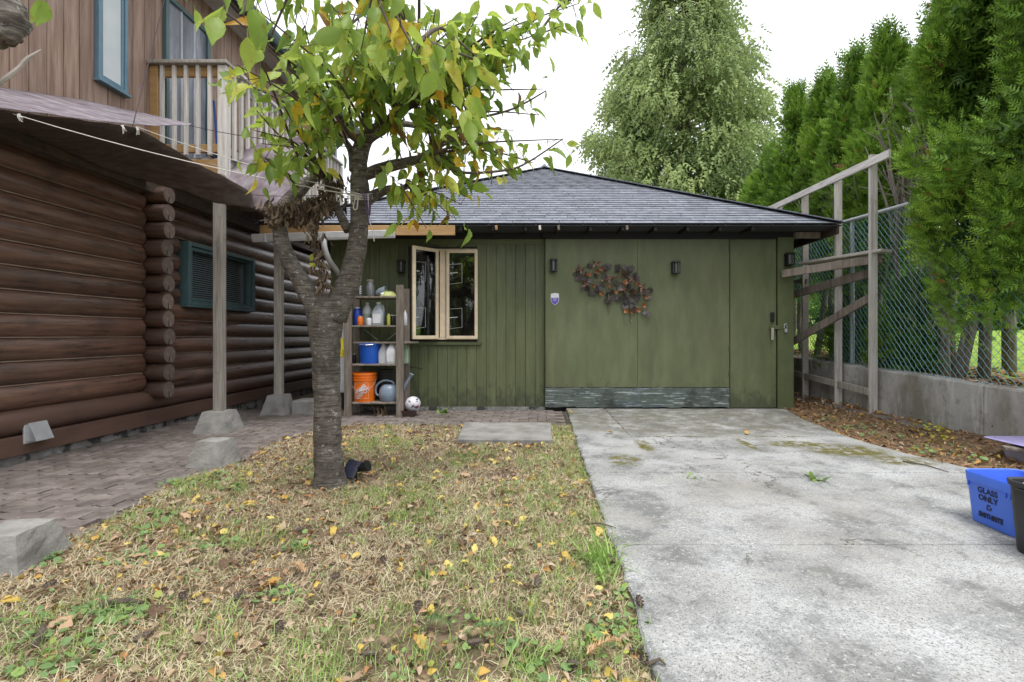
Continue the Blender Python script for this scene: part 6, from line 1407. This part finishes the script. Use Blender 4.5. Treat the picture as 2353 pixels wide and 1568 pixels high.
for k in range(3): m_.tube(smoothpath([P(832 + k * 4, 442 + rr.uniform(-3, 4), 3.29), P(842 + k * 2, 470 + rr.uniform(0, 20), 3.26), P(846 + k * 2, 505 + rr.uniform(-15, 12), 3.27), P(850 + k, 470, 3.26), P(848 + k * 3, 446, 3.29)], [.004] * 5, 4)[0], .0026, 5)
m_.build('purple_loops', MT['rope_p'], kt)
m_ = MB(); m_.tube(smoothpath([P(846, 446, 3.28), P(848, 500, 3.27), P(856, 530, 3.28), P(860, 555, 3.28)], [.004] * 4, 4)[0], .0035, 5); m_.tube(smoothpath([P(818, 450, 3.28), P(812, 478, 3.27), P(820, 480, 3.27), P(823, 452, 3.28)], [.004] * 4, 4)[0], .0035, 5)
for k in range(5): m_.tube([P(772 + k * 9, 446 + k * 2, 3.35), P(774 + k * 9, 462 + k * 2, 3.34)], .004, 4)
for k in range(4):
    a_ = [P(829 + 31 * math.cos(math.pi * q / 10), 443 + k * 4 + 4 * math.sin(math.pi * q / 10), 3.40 - .098 * math.sin(math.pi * q / 10)) for q in range(11)]; m_.tube(a_, .0035, 4)
m_.build('white_windings', MT['rope_w'], kt)

# ================================================================ LAWN COVER
def lawn_pts(n, pw=1.0):
    """random spots on the lawn, denser near the camera"""
    o = []
    while len(o) < n:
        x = RNG.uniform(-2.5, .44, n); y = .9 + (5.65 - .9) * RNG.random(n) ** pw
        ok = (x < LE(y) + .03 * np.sin(y * 9) * np.sin(y * 4.3) + RNG.normal(0, .012, n)) & (x > -2.44 + .05 * np.sin(y * 5)) & (np.abs(x / y) < 1.2)
        ok &= ~((x > -.80) & (x < .17) & (y > 4.72) & (y < 5.63))
        o += list(zip(x[ok], y[ok]))
    return np.array(o[:n])
def onlawn(q, dz=0.0): return np.stack([q[:, 0], q[:, 1], np.array([hlawn(a, b_) for a, b_ in q]) + dz], 1)
def patch(q, s, sd): return np.array([mnoise.noise(Vector((a * s, b_ * s, sd))) for a, b_ in q])
blade_v = [(-.5, 0, 0), (.5, 0, 0), (-.36, .5, .16), (.36, .5, .16), (0, 1.0, .0)]
blade_v = [(x * .035, y, z) for x, y, z in blade_v]; blade_f = [[0, 1, 3, 2], [2, 3, 4]]
# dead straw, mostly lying
q = lawn_pts(105000, 1.35); q = q[patch(q, 2.1, 12) + .6 * patch(q, 6, 3) + RNG.normal(0, .2, len(q)) > -.28]; n = len(q); el = np.clip(RNG.normal(.25, .28, n), -.05, 1.2)
az = RNG.uniform(0, 2 * np.pi, n); ax = np.stack([np.cos(az) * np.cos(el), np.sin(az) * np.cos(el), np.sin(el)], 1)
sz = RNG.uniform(.024, .064, n); Mx = frames(ax, RNG.uniform(-.6, .6, n)) * sz[:, None, None]; Mx[:, :, 0] *= 1.5
tint = np.clip(RNG.normal(.24, .12, n) + .12 * patch(q, 1.3, 2), 0, .5)
tag(scatter('straw_grass', blade_v, blade_f, Mx, onlawn(q, .003), MT['grass'], tint), 'dry straw coloured grass covering the lawn', 'grass', kind='stuff')
# green blades in tufts
q = lawn_pts(3000, 1.25); keep = patch(q, 1.6, 7) + RNG.normal(0, .22, len(q)) + .22 * (q[:, 0] + 1.0) > .05; q = q[keep]
P0 = []
for (x, y) in q:
    k = RNG.integers(7, 20); P0.append(np.stack([x + RNG.normal(0, .03, k), y + RNG.normal(0, .03, k)], 1))
q = np.concatenate(P0); n = len(q); el = np.clip(RNG.normal(.85, .3, n), .2, 1.5); az = RNG.uniform(0, 2 * np.pi, n); ax = np.stack([np.cos(az) * np.cos(el), np.sin(az) * np.cos(el), np.sin(el)], 1)
Mx = frames(ax, RNG.uniform(-.6, .6, n)) * RNG.uniform(.035, .085, n)[:, None, None]; Mx[:, :, 0] *= 1.2
tag(scatter('green_grass', blade_v, blade_f, Mx, onlawn(q, .003), MT['grass'], np.clip(RNG.normal(.80, .12, n), .5, 1)), 'short green grass blades scattered through the lawn', 'grass', kind='stuff')
# brown needles and chips, thick along the path side and under the tree
n = 26000; q = lawn_pts(n, 1.2); keep = RNG.random(n) < np.clip(.22 + .5 * (-q[:, 0] - 1.0) + .4 * patch(q, 1.1, 4), .05, 1); q = q[keep]; n = len(q)
Mx = euls(RNG.uniform(-.3, .3, n), RNG.uniform(-.5, .5, n), RNG.uniform(0, 6.3, n)) * RNG.uniform(.02, .055, n)[:, None, None]
tag(scatter('needle_litter', [(-.045, 0, 0), (.045, 0, 0), (.03, 1, .05), (-.02, .95, .05)], [[0, 1, 2, 3]], Mx, onlawn(q, .010), MT['needle'], np.clip(RNG.normal(.45, .22, n), 0, 1)), 'dry brown cedar needles strewn along the lawn', 'litter', kind='stuff')
# small crumpled leaf litter nobody could count
V, Fc = leaf_t(.35, 1.1, .3, 5); n = 5200; q = lawn_pts(n, 1.1)
Mx = euls(RNG.uniform(-.6, .6, n), RNG.uniform(-.9, .9, n), RNG.uniform(0, 6.3, n)) * RNG.uniform(.016, .042, n)[:, None, None]
tag(scatter('leaf_litter', V, Fc, Mx, onlawn(q, .016), MT['litter'], np.clip(RNG.normal(.47, .2, n), 0, .9), None, True), 'crumbled brown leaf litter lying in the grass', 'litter', kind='stuff')
# needles on the earth bank by the retaining wall, a few on driveway and path
def bank(n):
    y = RNG.uniform(1.5, 8.6, n); x = np.array([RNG.uniform(rightedge(min(v, 6.85)) - (.0 if v > 4 else .05), RX - .01) for v in y]); return x, y
n = 15000; x, y = bank(n)
Mx = euls(RNG.uniform(-.4, .4, n), RNG.uniform(-.5, .5, n), RNG.uniform(0, 6.3, n)) * RNG.uniform(.025, .07, n)[:, None, None]
zb_ = np.array([hstrip(a, b_) + .012 for a, b_ in zip(x, y)]); zb_ = np.where((x > RX - .18) & (y > 5), np.maximum(zb_, .125), zb_)
tag(scatter('bank_needles', [(-.05, 0, 0), (.05, 0, 0), (.03, 1, .05), (-.02, .95, .05)], [[0, 1, 2, 3]], Mx, np.stack([x, y, zb_], 1), MT['needle'], np.clip(RNG.normal(.55, .2, n), 0, 1)), 'rusty dry needles along the foot of the retaining wall', 'litter', kind='stuff')
V, Fc = leaf_t(.35, 1.1, .3, 6); n = 900; x, y = bank(n)
tag(scatter('bank_leaves', V, Fc, euls(RNG.uniform(-.6, .6, n), RNG.uniform(-.9, .9, n), RNG.uniform(0, 6.3, n)) * RNG.uniform(.025, .06, n)[:, None, None], np.stack([x, y, np.array([max(hstrip(a, b_), .13 if a > RX - .18 and b_ > 5 else 0) + .02 for a, b_ in zip(x, y)])], 1), MT['litter'], np.clip(RNG.normal(.5, .2, n), 0, 1), None, True), 'brown and yellow leaf scraps under the retaining wall', 'litter', kind='stuff')
# fallen leaves one can pick out : separate things
def fallen(count, lo, hi, label, group, name, pts=None, s0=.06, s1=.10):
    var = []
    for k in range(6):
        V_, F_ = leaf_t(rr.uniform(-.4, .5), rr.uniform(-.25, .8), rr.uniform(.2, .32), 40 + k)
        m_ = MB().add([(a * (1 + rr.uniform(-.22, .15)), b_ - .5 + rr.uniform(-.03, .03), c_ + .08 + rr.uniform(-.075, .075)) for a, b_, c_ in V_], F_).mesh(name, MT['litter'], True); at = m_.attributes.new('tint', 'FLOAT', 'FACE'); at.data.foreach_set('value', [lerp(lo, hi, k / 5)] * len(F_)); var.append(m_)
    q = pts if pts is not None else lawn_pts(count, 1.0)
    for (x_, y_) in q:
        s = rr.uniform(s0, s1); o = part(name, var[rr.randrange(6)], None, (x_, y_, hlawn(x_, y_) + .017), (rr.gauss(0, .3), rr.gauss(0, .35), rr.uniform(0, 6.3)), s)
        tag(o, label, 'leaf', group)
fallen(170, .78, 1.0, 'yellow cherry leaf lying on the lawn', 'yellow fallen leaves', 'fallen_leaf', s0=.04, s1=.075)
fallen(150, .12, .66, 'withered brown leaf lying on the lawn', 'brown fallen leaves', 'fallen_leaf', s0=.05, s1=.09)
# a few leaves on concrete
for (u, v) in ((1400, 996), (1715, 996), (1310, 948)):
    p_ = G(u, v, .055); m_ = bpy.data.meshes.get('fallen_leaf'); o = part('fallen_leaf', m_, None, (p_.x, p_.y, .055), (.1, .1, rr.uniform(0, 6)), .08); tag(o, 'yellow leaf lying on the concrete near the sliding door', 'leaf', 'leaves on the driveway')
# fir cones
def cone_mesh():
    m_ = MB().tube([(0, -.5, .0), (0, -.3, 0), (0, .2, 0), (0, .5, 0)], [.08, .16, .15, .04], 8)
    for k in range(34):
        t0 = k / 33; a = k * 2.399; r_ = .24 * math.sin(math.pi * (.12 + .82 * t0)); y_ = -.5 + t0; c0 = Vector((r_ * math.cos(a), y_, r_ * math.sin(a))); o_ = Vector((math.cos(a), .45, math.sin(a))) * .085; sd = Vector((-math.sin(a), 0, math.cos(a))) * .075
        m_.add([c0 - sd * .6 - o_ * .7, c0 + sd * .6 - o_ * .7, c0 + sd + o_ * .7, c0 + o_ * 1.1, c0 - sd + o_ * .7], [[0, 1, 2, 3, 4]])
    return m_.mesh('fir_cone', surf('cone_scales', [(.06, .042, .034), (.15, .115, .095), (.24, .19, .16)], scale=30, rough=.8, bump=.2, local=True))
cm = cone_mesh()
for (u, v) in ((115, 1348), (1470, 1400), (960, 1395), (1195, 1412), (1462, 1494), (1480, 1520), (1090, 1480), (770, 1330), (545, 1370), (1405, 1290), (575, 1270), (880, 1290), (690, 1222), (1235, 1340), (330, 1465), (850, 1500), (640, 1440), (1320, 1530), (420, 1370), (1010, 1240)):
    p_ = G(u, v, .03); tag(part('fir_cone', cm, None, (p_.x, p_.y, hlawn(p_.x, p_.y) + .025 if p_.x < .36 else .06), (rr.gauss(0, .3), 0, rr.uniform(0, 6.3)), rr.uniform(.045, .062)), 'small brown fir cone lying in the grass', 'cone', 'fir cones on the lawn')
# low weeds with round leaves
def disc_leaf(lob=5):
    V = [(0, 0, 0)]; n_ = 10
    for k in range(n_ + 1): a = math.radians(-150 + 300 * k / n_); r_ = .5 * (1 + .10 * math.cos(a * lob)); V.append((r_ * math.sin(a), .45 + r_ * math.cos(a), .05 * (k % 2)))
    return V, [[0, k, k + 1] for k in range(1, n_ + 1)]
DV, DF = disc_leaf()
def weeds(centres, per, spread, s0, s1, tl, th, label, name='weeds', zf=hlawn, h=.03):
    P0 = []
    for (x_, y_) in centres:
        k = RNG.integers(per // 2, per); P0.append(np.stack([x_ + RNG.normal(0, spread, k), y_ + RNG.normal(0, spread, k)], 1))
    q_ = np.concatenate(P0); n_ = len(q_); Mx_ = euls(RNG.normal(0, .35, n_), RNG.normal(0, .35, n_), RNG.uniform(0, 6.3, n_)) * RNG.uniform(s0, s1, n_)[:, None, None]
    z_ = np.array([zf(a, b_) for a, b_ in q_]) + RNG.uniform(.008, h, n_)
    return tag(scatter(name, DV, DF, Mx_, np.stack([q_[:, 0], q_[:, 1], z_], 1), MT['weed'], np.clip(RNG.normal((tl + th) / 2, (th - tl) / 3, n_), 0, 1)), label, 'weeds', kind='stuff')
c_ = [G(u, v)[:2] for u, v in ((500, 1100), (480, 1120), (340, 1195), (350, 1225), (320, 1290), (100, 1310), (400, 1120), (540, 1130), (210, 1430), (260, 1410), (180, 1500), (100, 1480), (40, 1450), (300, 1430), (640, 1380), (700, 1260), (430, 1280), (200, 1540), (80, 1560), (520, 1260), (390, 1190))]
weeds(c_, 34, .045, .018, .034, .1, .7, 'round leaved green weeds along the brick path edge')
q = lawn_pts(150, 1.3); q = q[(q[:, 0] > -2.2)]
weeds([tuple(v) for v in q], 12, .05, .010, .022, .2, .85, 'small clover like weeds in the lawn', 'clover')
c_ = [G(u, v)[:2] for u, v in ((1430, 1470), (1400, 1450), (1390, 1500), (1450, 1460), (1250, 1540), (1190, 1520), (1380, 1330), (1340, 1090), (1345, 1060), (1330, 1040), (1240, 1025), (1420, 1390))]
weeds(c_, 26, .045, .016, .034, .2, .8, 'green weeds growing against the driveway edge', 'edge_weeds')
c_ = [G(u, v, .05)[:2] for u, v in ((1950, 985), (1985, 985), (2010, 1000), (2110, 1030), (2140, 1040), (2190, 1040), (2240, 1060), (1900, 965), (2080, 1010), (2150, 1000))]
weeds(c_, 16, .05, .02, .042, .1, .75, 'green weeds on the earth bank under the retaining wall', 'bank_weeds', hstrip, .06)
c_ = [G(u, v, .08)[:2] for u, v in ((2155, 1000), (2160, 1008), (2150, 1012), (2120, 1000))]
weeds(c_, 18, .04, .02, .04, .95, 1.0, 'yellow leaves of a plant on the earth bank', 'yellow_plant', hstrip, .14)
# grass tuft overhanging the driveway edge, dandelions in the joints, plant at the garage foot
def tuft(loc, n_, L0, L1, label, name='grass_tuft', mat=MT['grass'], t0=.75, t1=1.0, w_=1.0, el0=.9):
    el_ = np.clip(RNG.normal(el0, .35, n_), .1, 1.5); az_ = RNG.uniform(0, 6.3, n_); ax_ = np.stack([np.cos(az_) * np.cos(el_), np.sin(az_) * np.cos(el_), np.sin(el_)], 1)
    T = np.stack([loc[0] + RNG.normal(0, .03, n_), loc[1] + RNG.normal(0, .05, n_), np.full(n_, loc[2])], 1)
    bv = []; 
    for k in range(6): t_ = k / 5; ww = .5 * (1 - t_ ** 2) * .05 * w_; bv += [(-ww, t_, -.38 * t_ ** 2.2), (ww, t_, -.38 * t_ ** 2.2)]
    bf = [[2 * k, 2 * k + 1, 2 * k + 3, 2 * k + 2] for k in range(5)]
    Mx_ = frames(ax_, None) * RNG.uniform(L0, L1, n_)[:, None, None]
    tag(scatter(name, bv, bf, Mx_, T, mat, RNG.uniform(t0, t1, n_)), label, 'grass')
g_ = G(1375, 1300); tuft((g_.x, g_.y, .01), 90, .08, .22, 'long green grass tuft spilling over the driveway edge')
g_ = G(1400, 1330); tuft((g_.x - .02, g_.y, .01), 50, .08, .2, 'smaller green grass tuft beside the long one at the driveway edge')
g_ = G(1200, 1530); tuft((g_.x, g_.y, .01), 40, .06, .13, 'upright green grass tuft on the lawn near the fir sprig')
g_ = G(1865, 1100, .046); tuft((g_.x, g_.y, .045), 9, .08, .13, 'dandelion rosette in the driveway joint beside the moss patches', 'dandelion', MT['weed'], .5, .8, 5, .5)
g_ = G(1592, 1094, .046); tuft((g_.x, g_.y, .045), 6, .05, .08, 'small dandelion rosette alone on the pale concrete', 'dandelion', MT['weed'], .6, .8, 5, .3)
g_ = G(1017, 948, .03); tuft((g_.x, g_.y, .02), 26, .07, .14, 'leafy weed at the foot of the green garage wall', 'wall_weed', MT['weed'], .5, .85, 6, .7)
g_ = G(874, 955, .03); tuft((g_.x, g_.y, .02), 12, .08, .2, 'dry weed in front of the lowest shelf', 'dry_weed', MT['deadleaf'], .4, 1, 4, 1.1)
g_ = G(788, 950, .03); tuft((g_.x, g_.y, .02), 12, .08, .16, 'dry flower head beside the shelf upright', 'dry_weed', MT['deadleaf'], .6, 1, 4, 1.0)
# fir sprigs lying on the lawn
def sprig(u, v, a, L_, label, t0, t1, mat):
    p_ = G(u, v); n_ = 130; s_ = RNG.random(n_); d_ = np.array([math.cos(a), math.sin(a), .0]); T = np.array([p_.x, p_.y, .045])[None] + d_[None] * (s_ * L_)[:, None]; T[:, 2] += .02 * np.sin(s_ * 3)
    side = np.where(RNG.random(n_) < .5, 1, -1); pr_ = np.array([-math.sin(a), math.cos(a), 0]); ax_ = d_[None] * .7 + pr_[None] * side[:, None] * RNG.uniform(.4, 1, n_)[:, None] + np.array([0, 0, 1])[None] * RNG.normal(.15, .3, n_)[:, None]
    Mx_ = frames(ax_, None) * (RNG.uniform(.028, .042, n_) * (1.1 - .5 * s_))[:, None, None]; Mx_[:, :, 0] *= 2.2
    tag(scatter('fir_sprig', blade_v, blade_f, Mx_, T, mat, RNG.uniform(t0, t1, n_)), label, 'sprig')
sprig(985, 1445, 5.6, .12, 'short blue green fir sprig lying on the lawn', .0, .3, MT['weed']); sprig(1060, 1490, .25, .14, 'long blue green fir sprig lying on the lawn', .0, .3, MT['weed']); sprig(1345, 1540, .5, .14, 'dry yellow fir sprig near the driveway edge', .5, 1, MT['needle']); sprig(700, 1340, 2.6, .10, 'dry yellow fir sprig in the middle of the lawn', .6, 1, MT['needle'])
# dead sticks
def stick(u0, v0, u1, v1, r, label, z=.03):
    a_, b_ = G(u0, v0, z), G(u1, v1, z); tag(MB().tube([a_, a_.lerp(b_, .5) + Vector((.01, .01, .008)), b_], [r, r * .9, r * .5], 6, jit=.2).build('stick', MT['twig']), label, 'stick', 'sticks on the ground')
stick(1340, 1203, 1415, 1213, .005, 'thin dark twig crossing from lawn onto driveway', .05); stick(230, 1390, 330, 1385, .012, 'pale broken stick in the weeds near the path'); stick(2075, 1060, 2180, 1085, .006, 'thin twig on the concrete beside the earth bank', .052); stick(1490, 1525, 1530, 1528, .006, 'short twig beside two fir cones at the driveway edge', .052); stick(75, 1490, 95, 1440, .018, 'chunk of bark lying among the weeds')
